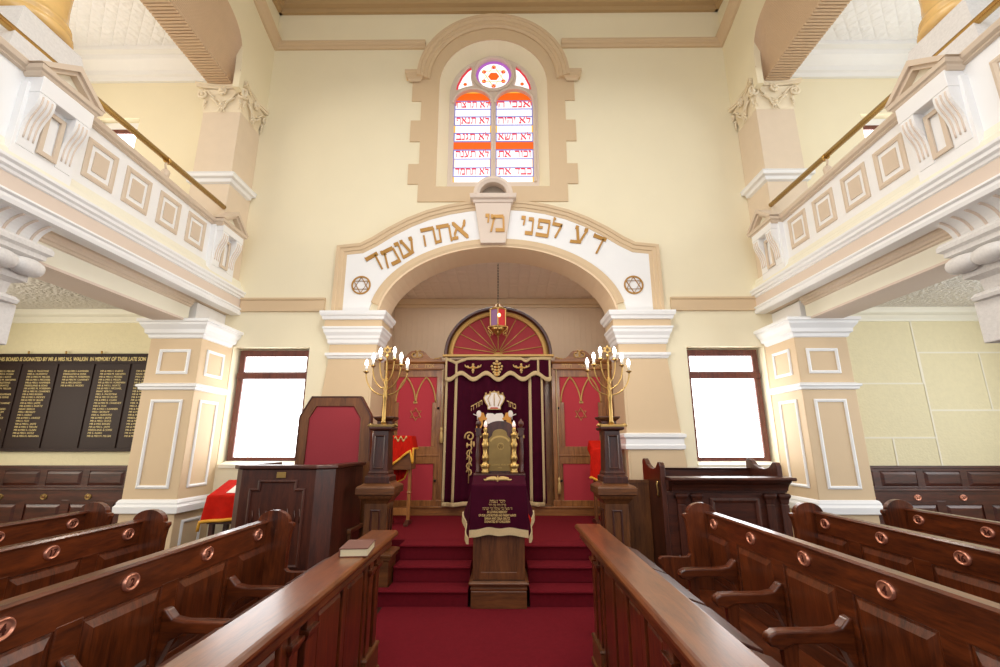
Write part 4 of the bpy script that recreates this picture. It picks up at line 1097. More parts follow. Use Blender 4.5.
def hemstrip(fn, n_, ax, up=.016, dn=.052):
    vs = []
    for k in range(n_+1):
        x, y, z = fn(k/n_, 1.)
        o_ = (0, -.009, 0) if ax == 0 else (ax*.009, 0, 0); q_ = (0, .008, 0) if ax == 0 else (-ax*.007, 0, 0)
        jg = .004*(k % 2)
        vs += [(x+o_[0], y+o_[1], z+up), (x+q_[0], y+q_[1], z+up), (x+q_[0], y+q_[1], z-dn-jg), (x+o_[0]*1.4, y+o_[1]*1.4, z-dn-jg)]
    fr.add(vs, [(4*k+t, 4*k+(t+1) % 4, 4*k+4+(t+1) % 4, 4*k+4+t) for k in range(n_) for t in range(4)]+[(0, 1, 2, 3), (4*n_, 4*n_+1, 4*n_+2, 4*n_+3)])
hemstrip(front_, 60, 0); hemstrip(side_(-1), 24, -1); hemstrip(side_(1), 24, 1)
fr.build('fringe', M['braid'], cv)
rl = MB(); rl.add([(LX+.305, 5.03, .90), (LX+.318, 5.10, .72), (LX+.345, 5.16, .83), (LX+.305, 5.036, .90), (LX+.318, 5.106, .72), (LX+.345, 5.166, .83)], [(0, 1, 2), (5, 4, 3), (0, 3, 4, 1), (1, 4, 5, 2), (2, 5, 3, 0)])
rl.build('red_lining', M['redvelvet'], cv)
lt = MB()
lines = [('לזכר נשמת', .027, 1.012), ('מרת חיה בת דוד', .022, .978), ('ור משה בר שלמה זכר לברכה', .022, .944), ('IN LOVING MEMORY', .034, .911), ('OF OUR LATE MOTHER AND PARENT AUNTS', .030, .880), ('SARAH AND CELIA GRUTZ', .030, .850), ('DONATED BY CHILDREN', .030, .820)]
wds = [.125*1.0, .135, .235, .16, .295, .20, .20]
for (tx, sz, z), wd in zip(lines, wds):
    d = hdata(tx, sz, .003) if ord(tx[0]) > 1000 else text(tx, sz, .003, .0012); xs_ = [v[0] for v in d[0]]; k = wd*1.30/(max(xs_)-min(xs_)); m_ = (max(xs_)+min(xs_))/2
    lt.flat(d, lambda u, v, w: (LX-.015+(u-m_)*k, 4.994-w-.010*(1.18-z)*2, z+v))
lt.build('gold_lettering', M['goldthread'], cvo)
em = MB()
mpd = lambda u, v, w=0: (LX-.015+u, 5.035+.325*v, 1.190+.076*v+w)
for d_ in (-1, 1):
    em.tube([mpd(d_*(.01+.14*i/8.), .42+.14*math.sin(i/8.*PI)*.6-.1*i/8.+.1*(i == 8), .006) for i in range(9)], [.012, .016, .018, .018, .016, .014, .012, .010, .006], 6)
    em.tube([mpd(d_*(.01+.11*i/8.), .55+.10*math.sin(i/8.*PI)*.6, .006) for i in range(9)], [.008, .014, .016, .016, .014, .012, .01, .008, .006], 6)
em.tube([mpd(0, .3, .006), mpd(0, .75, .006)], [.012, .008], 6)
em.build('gold_emblem', M['goldthread'], cvo)

# brass memorial plaque standing on the lectern
pq = thing('memorial_plaque', 'aged brass plaque with gilt columns and dark turned posts on the lectern', 'plaque', (LX, 5.44, 1.275))
PX = .05; mp = facing(PX, 5.45, 0)
back = [(-.16, 1.277), (.16, 1.277), (.16, 1.78)] + [(.16*math.cos(PI*i/12), 1.78+.085*math.sin(PI*i/12)) for i in range(1, 12)] + [(-.16, 1.78)]
MB().prism([(PX+a, z) for a, z in back], 'y', 5.45, 5.485).build('wooden_back', M['dark_z'], pq, bevel=.004)
pl = [(-.128, 1.30), (.128, 1.30), (.128, 1.62), (.13, 1.66), (.10, 1.685), (.088, 1.70)] + [(.085*math.cos(PI*i/10), 1.715+.055*math.sin(PI*i/10)) for i in range(11)] + [(-.088, 1.70), (-.10, 1.685), (-.13, 1.66), (-.128, 1.62)]
po = MB().flat(plate([[(PX+a, z) for a, z in pl]], .008), lambda u, v, w: (u, 5.45-w, v)).build('brass_plate', M['plaque'], pq, bevel=.002)
b = MB(); b.ribbon(circle(PX, 1.60, .115, 20, R(20), R(160), .085), [(-.01, 0), (-.01, .006), (.01, .006), (.01, 0)], lambda u, v, w: (u, 5.442-w, v))
star_tubes(b, facing(PX+.012, 5.441, 1.575), .028, .004); b.ribbon(circle(PX+.012, 1.575, .036, 20), [(-.003, 0), (-.003, .004), (.003, .004), (.003, 0)], lambda u, v, w: (u, 5.442-w, v), closed=True)
b.flat(text('IN LOVING MEMORY', .026, .002, .0004), lambda u, v, w: (PX+u, 5.441-w, 1.36+v)); b.flat(text('1956', .024, .002, .0004), lambda u, v, w: (PX+u, 5.441-w, 1.33+v))
b.build('engraving', M['brass'], po)
for d_ in (-1, 1):
    b = MB(); c = (PX+d_*.165, 5.42, 0)
    b.lathe([(.045, 1.277), (.045, 1.30), (.034, 1.31), (.05, 1.345), (.056, 1.375), (.03, 1.385), (.026, 1.41), (.042, 1.43), (.036, 1.47), (.026, 1.50), (.03, 1.56), (.044, 1.60), (.03, 1.63), (.028, 1.67), (.04, 1.70), (.04, 1.715), (.02, 1.725), (.018, 1.74), (.024, 1.76), (.02, 1.785), (.001, 1.79)], c, 16)
    co = b.build('gilt_column', M['brass'], pq)
    MB().lathe([(.001, 1.785), (.018, 1.795), (.022, 1.815), (.015, 1.845), (.001, 1.868)], c, 12).build('small_bulb', M['redbulb'], co)
    b = MB(); c = (PX+d_*.248, 5.46, 0)
    b.lathe([(.03, 1.277), (.03, 1.30), (.022, 1.31), (.026, 1.40), (.03, 1.50), (.022, 1.60), (.028, 1.66), (.02, 1.68), (.02, 1.70)], c, 14)
    b.box(c[0]-.03, c[0]+.03, 5.43, 5.49, 1.695, 1.765); b.box(c[0]-.038, c[0]+.038, 5.422, 5.498, 1.765, 1.78)
    b.lathe([(.016, 1.78), (.014, 1.795), (.03, 1.815), (.034, 1.835), (.026, 1.86), (.012, 1.87), (.008, 1.885), (.001, 1.89)], c, 14)
    b.build('turned_post', M['dark_z'], pq)

# ------------------------------------------------------------------ pedestals and candelabra
def pedestal(s):
    side = 'left' if s < 0 else 'right'
    t = thing('pedestal', 'tall dark panelled wooden pedestal carrying the %s candelabrum beside the steps' % side, 'pedestal', (s*1.29, 5.4, 0), 'candelabrum pedestals')
    X = 1.315 if s > 0 else -1.29; Y0, Y1 = 5.24, 5.50
    b = MB(); b.rectloft(X-.175, X+.175, Y0-.02, Y1+.06, [(0, 0), (0, .40), (.02, .41), (.02, .435), (.035, .445), (.035, .465), (0, .48)]); b.build('plinth', M['desk_x'], t, bevel=.003)
    b = MB(); b.rectloft(X-.125, X+.125, Y0, Y1+.03, [(0, .47), (0, .97), (.02, 1.0), (.05, 1.03), (.06, 1.06), (.0, 1.065)]); b.build('lower_shaft', M['desk_z'], t, bevel=.003)
    f = MB(); frame_front(f, X-.045, X+.045, .52, .90, Y0, .02, .012); f.ribbon([(Y0+.09, .52), (Y1-.06, .52), (Y1-.06, .90), (Y0+.09, .90)], [(-.01, 0), (-.01, .01), (.01, .01), (.01, 0)], lambda u, v, w: (X-s*(.125+w), u, v), closed=True)
    f.build('lower_panel_moulding', M['dark_z'], t)
    b = MB(); b.rectloft(X-.125, X+.125, Y0, Y1+.03, [(.06, 1.06), (.085, 1.07), (.085, 1.14), (.07, 1.155), (0.02, 1.18), (.01, 1.20)]); b.build('middle_block', M['desk_x'], t, bevel=.004)
    b = MB(); b.rectloft(X-.10, X+.10, Y0+.01, Y1, [(.035, 1.185), (.035, 1.25), (.01, 1.27), (.012, 1.29), (0, 1.31), (-.015, 1.74), (-.015, 1.745), (.02, 1.755), (.03, 1.77), (.03, 1.785), (-.01, 1.79)]); b.build('upper_shaft', M['dark_z'], t, bevel=.003)
    f = MB(); frame_front(f, X-.052, X+.052, 1.34, 1.69, Y0+.017, .018, .016); f.build('upper_panel_moulding', M['dark_z'], t)
    b = MB(); b.rectloft(X-.085, X+.085, Y1-.10, Y1+.05, [(0, 1.70), (0, 1.86), (.03, 1.885), (.04, 1.90), (.04, 1.91), (0, 1.915)]); b.build('back_cap', M['dark_x'], t, bevel=.003)
    # candelabrum
    m = thing('candelabrum', 'brass seven branched candelabrum with lit electric candles on the %s pedestal' % side, 'candelabrum', (X, 5.32, 1.79), 'candelabra beside the ark')
    X = 1.325 if s > 0 else -1.28
    yc = 5.32
    b = MB(); b.rectloft(X-.12, X+.12, yc-.07, yc+.05, [(.02, 1.791), (.02, 1.805), (0, 1.815), (-.06, 1.825)])
    for a in (-1, 1): b.tube([(X+a*.10, yc, 1.81), (X+a*.15, yc-.02, 1.815), (X+a*.17, yc-.03, 1.80)], [.014, .016, .012], 6)
    b.build('base', M['plaque'] if s < 0 else M['brass'], m)
    b = MB(); b.lathe([(.034, 1.82), (.024, 1.86), (.02, 2.10), (.027, 2.12), (.027, 2.19), (.018, 2.20), (.025, 2.22), (.025, 2.26), (.016, 2.27), (.024, 2.29), (.024, 2.34), (.012, 2.36), (.011, 2.60), (.022, 2.615), (.01, 2.63)], (X, yc, 0), 14)
    b.build('stem', M['brass'], m)
    rot = R(8)*s
    for r, zb, zt in ((.253, 2.15, 2.42), (.172, 2.225, 2.49), (.088, 2.305, 2.56)):
        for d_ in (-1, 1):
            br = MB(); pts = []
            for i in range(19):
                a = PI/2*i/18.
                pts.append((X+d_*r*math.sin(a)*math.cos(rot), yc+d_*r*math.sin(a)*math.sin(rot), zb+(zt-zb)*(1-math.cos(a))))
            br.tube(pts, .0078, 8)
            x, y = pts[-1][0], pts[-1][1]
            br.lathe([(.009, zt-.01), (.016, zt), (.034, zt+.008), (.036, zt+.014), (.018, zt+.016), (.018, zt+.022)], (x, y, 0), 14)
            bo = br.build('branch', M['brass'], m)
            MB().lathe([(.016, zt+.016), (.016, zt+.085), (.001, zt+.086)], (x, y, 0), 12).build('candle', M['candle'], bo)
            MB().lathe([(.001, zt+.083), (.016, zt+.09), (.022, zt+.11), (.016, zt+.14), (.001, zt+.165)], (x, y, 0), 12).build('bulb', M['bulb'], bo)
    so_ = star_outline(.058); st = MB(); st.flat(plate([so_, [(a*.5, c_*.5) for a, c_ in so_]], .012), lambda u, v, w: (X+u, yc-w, 2.685+v)); st.build('star', M['brass'], m)
pedestal(-1); pedestal(1)

# ------------------------------------------------------------------ the ark
ark = thing('ark', 'carved wooden ark with red fabric doors and a red fan arch above', 'ark', (0, 8.2, .47))
FY = 7.95
b = MB(); b.box(-1.98, 1.98, FY-.05, 8.9, .471, .60); b.box(-1.98, 1.98, FY-.07, FY, .585, .61); b.build('plinth', M['ark_x'], ark, bevel=.004)
b = MB(); b.box(-1.98, -.95, FY+.04, 8.9, .60, 2.95); b.box(.95, 1.98, FY+.04, 8.9, .60, 2.95); b.box(-.95, .95, 8.2, 8.9, .6, 3.1); b.build('carcass', M['ark_z'], ark)
def gothic(mb, cx, hw, z0, zt, mp):
    for d_ in (-1, 1):
        pts = []
        for i in range(13):
            t_ = i/12.; pts.append(mp(cx+d_*hw*(1-t_**2.1), z0+(zt-z0)*math.sin(t_*PI/2)**1.0 if False else z0+(zt-z0)*t_, .012))
        pts = [mp(cx+d_*hw*math.cos(t_*PI/2)**.75, z0+(zt-z0)*t_, .012) if t_ < 1 else mp(cx, zt, .012) for t_ in [i/12. for i in range(13)]]
        mb.tube(pts, .014, 6)
for s in (-1, 1):
    # door of the side bay
    cx = s*1.42; mpf = lambda u, v, w=0: (u, FY-w, v)
    d = MB(); d.box(s*1.0, s*1.82, FY, FY+.04, .60, .70); d.box(s*1.0, s*1.82, FY, FY+.04, 1.28, 1.56); d.box(s*1.0, s*1.82, FY, FY+.04, 2.74, 2.88)
    d.box(s*1.0, s*1.07, FY, FY+.04, .6, 2.88); d.box(s*1.78, s*1.86, FY, FY+.04, .6, 2.88)
    d.box(s*1.0, s*1.82, FY-.012, FY, 1.40, 1.425)
    d.box(s*1.07, s*1.135, FY-.004, FY+.03, 1.56, 2.30); d.box(s*1.72, s*1.78, FY-.004, FY+.03, 1.56, 2.30)
    do = d.build('door', M['ark_z'], ark, bevel=.005)
    MB().box(s*1.07, s*1.78, FY+.018, FY+.03, 1.56, 2.74).build('upper_panel', M['redfabric'], do)
    MB().box(s*1.09, s*1.76, FY+.018, FY+.03, .70, 1.28).build('lower_panel', M['redfabric'], do)
    tr = MB(); mpp = lambda u, v, w=0: (u, FY+.018-w, v)
    gothic(tr, s*1.255, .17, 2.30, 2.735, mpp); gothic(tr, s*1.605, .17, 2.30, 2.735, mpp)
    for a in (1.085, 1.425, 1.44, 1.775): tr.tube([mpp(s*a, 2.30, .012), mpp(s*a, 2.32, .012)], .014, 6)
    tr.box(s*1.40, s*1.465, FY+.0, FY+.02, 2.285, 2.315)
    tr.build('gothic_tracery', M['goldline'], do)
    st = MB(); star_tubes(st, facing(cx, FY+.018, 2.10), .105, .010, .008); st.build('star', M['goldline'], do)
    k = MB(); k.lathe([(.012, 0), (.012, .02), (.022, .03), (.018, .045), (.001, .05)], None, 10, fn=lambda x, y, z: (s*1.03+x, FY-z, 2.20+y)); k.lathe([(.012, 0), (.012, .02), (.022, .03), (.018, .045), (.001, .05)], None, 10, fn=lambda x, y, z: (s*1.05+x, FY-z, 1.01+y)); k.build('knob', M['black'], do)
    # posts, cornice and swan neck
    p = MB(); p.box(s*.93, s*1.0, FY-.03, FY+.05, .60, 2.9); p.box(s*1.86, s*1.98, FY-.02, FY+.05, .60, 2.9); p.box(s*1.90, s*1.94, FY-.045, FY+.05, .60, 2.84)
    p.rectloft(*sorted((s*.92, s*1.01)), FY-.035, FY+.04, [(0, .60), (.012, .605), (.012, .70), (0, .71)])
    p.build('post', M['ark_z'], ark, bevel=.004)
    cn = MB(); xa, xb = sorted((s*.96, s*1.99)); cn.rectloft(xa, xb, FY-.03, FY+.25, [(0, 2.86), (.015, 2.87), (.01, 2.89), (.01, 2.965), (.03, 2.975), (.05, 3.0), (.05, 3.02), (0, 3.03)])
    cno = cn.build('cornice', M['ark_x'], ark)
    g = MB()
    for q, wdt in (('תורה', -.26), ('אור', .0), ('אמת', .26)):
        dd = hdata(q, .062, .006); g.flat(dd, lambda u, v, w: (s*1.46+wdt+u, FY-.04-w, 2.90+v))
    g.build('gold_inscription', M['goldline'], cno)
    sw = MB(); gs_ = MB(); c = s*1.43
    for d_ in (-1, 1):
        out = [(c+d_*.30, 3.03), (c+d_*.30, 3.06), (c+d_*.24, 3.075), (c+d_*.19, 3.12), (c+d_*.15, 3.17), (c+d_*.10, 3.205), (c+d_*.05, 3.21), (c+d_*.025, 3.19), (c+d_*.03, 3.165), (c+d_*.06, 3.155), (c+d_*.085, 3.13), (c+d_*.08, 3.09), (c+d_*.05, 3.07), (c, 3.08), (c, 3.03)]
        sw.prism(out, 'y', FY-.02, FY+.05)
        gs_.tube([(x, FY-.03, z) for x, z in spiral(c+d_*.052, 3.135, .075, .022, 1.1, R(80), 22, -d_*-1)], .012, 6)
    sw.box(s*1.0, s*1.98, FY-.02, FY+.05, 3.02, 3.05)
    sw.prism([(s*1.0, 3.04), (s*1.10, 3.04), (s*1.08, 3.07), (s*1.04, 3.065), (s*1.02, 3.09), (s*1.0, 3.09)], 'y', FY-.01, FY+.05)
    gs_.tube([(s*1.02, FY-.02, 3.085), (s*1.06, FY-.02, 3.07), (s*1.09, FY-.02, 3.065), (s*1.13, FY-.02, 3.06)], .010, 6)
    swo = sw.build('swan_neck', M['ark_x'], ark, bevel=.003); gs_.build('gilt_scroll', M['goldline'], swo)
# fan arch
FZ = 3.135
f = MB().flat(plate([circle(0, FZ, .90, 40, 0, PI, .82)], .03), lambda u, v, w: (u, FY+.05-w, v)); fo = f.build('fan_panel', M['fanfabric'], ark)
b = MB(); b.ribbon(circle(0, FZ, .905, 48, PI, 0, .835), [(-.015, 0), (-.015, .06), (0, .08), (.035, .08), (.05, .05), (.05, -.3), (-.015, -.3)], lambda u, v, w: (u, FY+.02-w, v)); b.build('arch_moulding', M['dark_x'], fo)
b = MB(); b.ribbon(circle(0, FZ, .835, 48, PI, 0, .755), [(-.035, 0), (-.03, .04), (0, .055), (.03, .04), (.055, .01), (.055, 0)], lambda u, v, w: (u, FY+.02-w, v)); b.build('gilt_ring', M['goldline'], fo)
sp_ = MB()
for a in (12, 32, 49, 66, 90, 114, 131, 148, 168):
    sp_.tube([(.05*math.cos(R(a)), FY+.01, FZ+.03+.05*math.sin(R(a))), (.80*math.cos(R(a)), FY+.01, FZ+.72*math.sin(R(a)))], .009, 6)
sp_.lathe([(.001, 0), (.09, 0), (.085, .02), (.04, .035), (.001, .035)], None, 20, fn=lambda x, y, z: (x, FY+.02-z, FZ+abs(y)*.6))
sp_.build('fan_spokes', M['goldline'], fo)
b = MB(); b.box(-.98, .98, FY-.06, FY+.06, 3.095, 3.135); b.build('gilt_bar', M['goldline'], ark, bevel=.004)
# carved crown on top of the arch
b = MB(); b.prism([(-.12, 3.97), (.12, 3.97), (.09, 4.02), (.05, 4.05), (0, 4.09), (-.05, 4.05), (-.09, 4.02)], 'y', FY-.06, FY+.02); b.build('arch_crest', M['ark_x'], ark, bevel=.006)

# curtain
cu = thing('ark_curtain', 'deep maroon velvet curtain with gold borders and embroidery hanging in the ark', 'curtain', (0, 7.85, .62))
CY = 7.86
def cfold(u, v):
    x0, x1 = -.905, .80
    t_ = 1-v
    x = x0+(x1-x0)*u
    fold = .04*math.sin(u*40)+.022*math.sin(u*23+1)
    if u < .36: fold += -.02*t_
    bow = -.05*math.exp(-((u-.1)/.16)**2)*t_**2
    return (x + (-.02*t_ if u < .15 else 0) + .10*max(0, t_-.3)*(.18-u if u < .18 else 0), CY+fold*(.35+.65*t_)+bow, .66+2.26*v + .025*math.cos((u-.5)*PI*1)*t_)
b = MB(); b.grid(cfold, 90, 24, (0, .012, 0)); cuo = b.build('cloth', M['velvet'], cu)
b = MB()
def strip(u0, u1, v0=0., v1=1., off=.008):
    b.grid(lambda a, c: (lambda p: (p[0], p[1]-off, p[2]))(cfold(u0+(u1-u0)*a, v0+(v1-v0)*c)), 3, 24, (0, .007, 0))
strip(.0, .022); strip(.096, .124); strip(.838, .866); strip(.962, .985)
b.grid(lambda a, c: (lambda p: (p[0], p[1]-.01, p[2]))(cfold(.0+.30*a, -.022+.03*c)), 30, 3, (0, .007, 0))
b.grid(lambda a, c: (lambda p: (p[0], p[1]-.01, p[2]))(cfold(.70+.28*a, -.022+.03*c)), 30, 3, (0, .007, 0))
b.build('gold_border', M['braid'], cu)
EY = CY-.075
def emb(name, mat, fill): 
    e = MB(); fill(e); return e.build(name, mat, cuo)
cxc, czc = -.064, 2.31
def crown(e):
    L1 = [(-.11, -.14), (.11, -.14), (.105, -.09), (.15, -.02), (.175, .05), (.15, .10), (.09, .11), (.05, .14), (0, .15), (-.05, .14), (-.09, .11), (-.15, .10), (-.175, .05), (-.15, -.02), (-.105, -.09)]
    e.flat(plate([L1], .02), lambda u, v, w: (cxc+u, EY-w, czc+v))
emb('crown', M['whitecloth'], crown)
def crowng(e):
    L1 = [(-.11, -.14), (.11, -.14), (.105, -.09), (.15, -.02), (.175, .05), (.15, .10), (.09, .11), (.05, .14), (0, .15), (-.05, .14), (-.09, .11), (-.15, .10), (-.175, .05), (-.15, -.02), (-.105, -.09)]
    e.tube([(cxc+u, EY-.02, czc+v) for u, v in L1], .010, 6, closed=True)
    for a in (-.09, 0, .09): e.tube([(cxc+a*.7, EY-.024, czc-.09), (cxc+a*1.2, EY-.03, czc+.03), (cxc+a*.6, EY-.024, czc+.12)], .007, 6)
    for i in range(5): e.sphere((cxc-.14+.07*i, EY-.02, czc+.125+.03*math.sin(PI*i/4.)), .016, 8)
    for y in (EY-.02,):
        d = hdata('תורה', .085, .012); xs_ = [v[0] for v in d[0]]; m_ = (min(xs_)+max(xs_))/2
        e.flat(d, lambda u, v, w: (-.36+(u-m_)*.8, y-w, 2.19+v+(u-m_)*.45))
        d = hdata('כתר', .085, .012); xs_ = [v[0] for v in d[0]]; m2 = (min(xs_)+max(xs_))/2
        e.flat(d, lambda u, v, w: (.225+(u-m2)*.8, y-w, 2.20+v-(u-m2)*.35))
emb('gold_embroidery', M['goldthread'], crowng)
emb('red_cap', M['redthread'], lambda e: e.prism([(cxc-.075, czc-.14), (cxc+.075, czc-.14), (cxc+.06, czc-.11), (cxc-.06, czc-.11)], 'y', EY-.026, EY-.01))
def lions(e):
    for d_ in (-1, 1):
        ox = -.055+d_*.225
        bod = [(.10, -.22), (.08, -.12), (.05, -.05), (.05, .05), (.02, .10), (-.04, .09), (-.06, .03), (-.10, .0), (-.09, -.03), (-.03, -.03), (-.03, -.1), (.02, -.2)]
        e.flat(plate([[(ox+d_*a, 2.02+z) for a, z in bod]], .016), lambda u, v, w: (u, EY-w, v))
emb('lion_pair', M['orange'], lions)
def manes(e):
    for d_ in (-1, 1):
        e.sphere((-.055+d_*.265, EY-.01, 2.09), .055, 10, (.8, .3, 1.1)); e.tube([(-.055+d_*.29, EY-.01, 2.0), (-.055+d_*.29, EY-.012, 2.06), (-.055+d_*.36, EY-.012, 2.09)], .008, 6)
    for d_ in (-1, 1): e.flat(plate([[(-.055, 1.93), (-.055, 2.08), (-.055+d_*.03, 2.10), (-.055+d_*.12, 2.105), (-.055+d_*.145, 2.08), (-.055+d_*.15, 1.93)]], .014), lambda u, v, w: (u, EY-w, v))
emb('white_embroidery', M['whitecloth'], manes)
def flor(e):
    for i, z in enumerate((1.15, 1.25, 1.35, 1.45, 1.54)):
        e.tube([(-.475+.04*math.cos(a)*(1 if i % 2 else -1)+.0, EY-.002, z+.05*math.sin(a)) for a in [PI*2*k/8 for k in range(7)]], .012, 6)
    e.tube([(x, EY-.002, z) for x, z in spiral(-.47, 1.72, .085, .02, 1.3, R(200), 22, -1)], .014, 6)
    e.tube([(x, EY-.002, z) for x, z in spiral(.36, 1.72, .07, .02, 1.0, R(-20), 18, 1)], .014, 6)
    for x, z in ((-.40, 1.60), (-.51, 1.58), (-.29, 1.74), (.30, 1.76), (-.44, 1.62)): e.sphere((x, EY, z), .03, 8, (.6, .3, 1.5))
    e.tube([(-.48, EY, .98), (-.47, EY, 1.5)], .008, 6); e.tube([(.40, EY, 1.2), (.38, EY, 1.62)], .012, 6)
emb('floral_embroidery', M['goldthread'], flor)

# valance above the curtain
va = thing('ark_valance', 'scalloped maroon valance with gold fringe and three embroidered motifs above the ark curtain', 'valance', (0, 7.82, 2.65))
VY = 7.80
def scal(u):
    x = -.91+1.83*u; k = (u*4.3-.15)
    return 2.73-.055*math.cos((k)*2*PI/1.0)*1.0
def vtop(u):
    if u < .10: return 3.06-.08*(u/.10)
    if u < .2: return 2.98+.07*((u-.10)/.10)
    if u > .72 and u < .80: return 3.05-.04*math.sin((u-.72)/.08*PI)
    return 3.055
def vfn(u, v):
    z0, z1 = scal(u), vtop(u)
    return (-.91+1.83*u, VY+.012*math.sin(u*40), z0+(z1-z0)*v)
b = MB(); b.grid(vfn, 80, 10, (0, .012, 0)); vo = b.build('cloth', M['velvet'], va)
b = MB()
b.grid(lambda a, c: (-.91+1.83*a, VY-.012+.012*math.sin(a*40), scal(a)-.035+.075*c), 80, 3, (0, .018, 0))
b.grid(lambda a, c: (-.91+1.83*a, VY-.010+.012*math.sin(a*40), vtop(a)-.04+.05*c), 80, 2, (0, .012, 0))
for u in (.008, .105, .875, .985):
    b.grid(lambda a, c: (-.91+1.83*(u-.010+.020*a), VY-.010+.012*math.sin(u*40), scal(u)+(vtop(u)-scal(u))*c), 2, 6, (0, .012, 0))
b.build('gold_fringe', M['braid'], va)
for cx, k in ((-.43, 0), (.40, 0), (-.02, 1)):
    mo = MB(); rd = MB(); ey = VY-.03
    if k == 0:
        for d_ in (-1, 1):
            mo.tube([(cx+d_*.14, ey, 2.93), (cx+d_*.13, ey, 2.90), (cx+d_*.08, ey-.004, 2.875), (cx+d_*.02, ey, 2.88)], [.008, .014, .014, .01], 6); mo.sphere((cx+d_*.09, ey, 2.895), .02, 8, (1, .4, 1))
        for z, r in ((2.93, .022), (2.88, .034), (2.83, .026), (2.795, .016)): mo.sphere((cx, ey, z), r, 8, (1, .4, 1))
        rd.sphere((cx, ey-.012, 2.88), .018, 8, (1, .4, 1))
        for d_ in (-1, 1): rd.sphere((cx+d_*.05, ey-.012, 2.868), .012, 8, (1, .4, 1))
    else:
        for z, w in ((2.93, .05), (2.88, .085), (2.83, .075), (2.78, .05), (2.74, .03)):
            for d_ in (-1, -.4, .4, 1): mo.sphere((cx+d_*w, ey, z+.02*abs(d_)), .022, 8, (1, .4, 1))
            rd.sphere((cx, ey-.01, z), .016, 8, (1, .4, 1))
        mo.sphere((cx, ey, 2.985), .026, 8, (1, .4, 1))
    mo.build('gold_motif', M['goldthread'], vo); rd.build('red_motif', M['orange'], vo)
# bell pulls either side
for s, zt, nm in ((-1, 1.86, 'gold curtain tassel hanging high at the left side of the ark'), (1, 1.05, 'gold curtain tassel hanging low at the right side of the ark')):
    t = thing('curtain_tassel', nm, 'tassel', (s*.975, 7.84, zt-.25), 'tassels of the ark curtain')
    xx = s*.975 + (.02 if s < 0 else .03)
    MB().tube([(xx, 7.86, 2.86), (xx, 7.85, zt)], .008, 6).build('cord', M['braid'], t)
    MB().lathe([(.008, zt+.02), (.022, zt), (.026, zt-.03), (.014, zt-.05), (.022, zt-.07), (.028, zt-.12), (.034, zt-.24), (.001, zt-.245)], (xx, 7.85, 0), 12).build('tassel_head', M['goldthread'], t)

# ------------------------------------------------------------------ lantern
LY = 7.66
la = thing('eternal_light', 'hexagonal gilt lantern with red and mauve glass hanging before the ark', 'lantern', (0, LY, 3.42))
b = MB()
z = 3.99
i = 0
while z < 4.735:
    pts = [(.008*math.cos(a) if i % 2 else 0, LY+(0 if i % 2 else .008*math.cos(a)), z+.013+.017*math.sin(a)) for a in [2*PI*k/8 for k in range(8)]]
    b.tube(pts, .004, 5, closed=True); z += .026; i += 1
b.build('chain', M['black'], la)
hx = lambda r, z, a0=0: [(r*math.cos(R(60*k+a0)), LY+r*math.sin(R(60*k+a0)), z) for k in range(6)]
A0 = 30
b = MB()
for k in range(6):
    p, q = hx(.15, 3.56, A0)[k], hx(.15, 3.87, A0)[k]; b.tube([p, q], .012, 6, smooth=False)
for z in (3.56, 3.87): b.tube(hx(.15, z, A0), .014, 6, closed=True, smooth=False)
b.lathe([(.16, 3.87), (.16, 3.885), (.10, 3.92), (.05, 3.95), (.03, 3.98), (.012, 4.0), (.001, 4.0)], (0, LY, 0), 6)
b.lathe([(.15, 3.555), (.11, 3.50), (.06, 3.45), (.02, 3.42), (.001, 3.41)], (0, LY, 0), 6)
fo = b.build('gilt_frame', M['brass'], la)
sc_ = MB()
for k in range(6):
    a = R(60*k+A0); ca, sa = math.cos(a), math.sin(a)
    sc_.tube([((.15+.045*math.sin(t_*PI*1.6))*ca, LY+(.15+.045*math.sin(t_*PI*1.6))*sa, 3.57-.13*t_) for t_ in [j/8. for j in range(9)]], .012, 6)
    sc_.sphere((.155*ca, LY+.155*sa, 3.44), .02, 8)
sc_.build('scroll_feet', M['brass'], la)
for k in range(6):
    p0, p1 = hx(.146, 3.57, A0)[k], hx(.146, 3.57, A0)[(k+1) % 6]
    g = MB(); n_ = Vector((p0[0]+p1[0], p0[1]+p1[1]-2*LY, 0)).normalized()*.004
    vs = [p0, p1, (p1[0], p1[1], 3.86), (p0[0], p0[1], 3.86)]; vs += [(v[0]-n_.x, v[1]-n_.y, v[2]) for v in vs]
    g.add(vs, [(0, 1, 2, 3), (7, 6, 5, 4), (0, 4, 5, 1), (1, 5, 6, 2), (2, 6, 7, 3), (3, 7, 4, 0)])
    mid = (p0[0]+p1[0])/2
    g.build('glass_pane', M['g_lanternblue'] if mid < -.05 else M['g_lanternred'], la)
MB().sphere((0.02, LY-.155, 3.74), .03, 10, (1, .5, 1.2)).build('flame', M['flamebulb'], la)

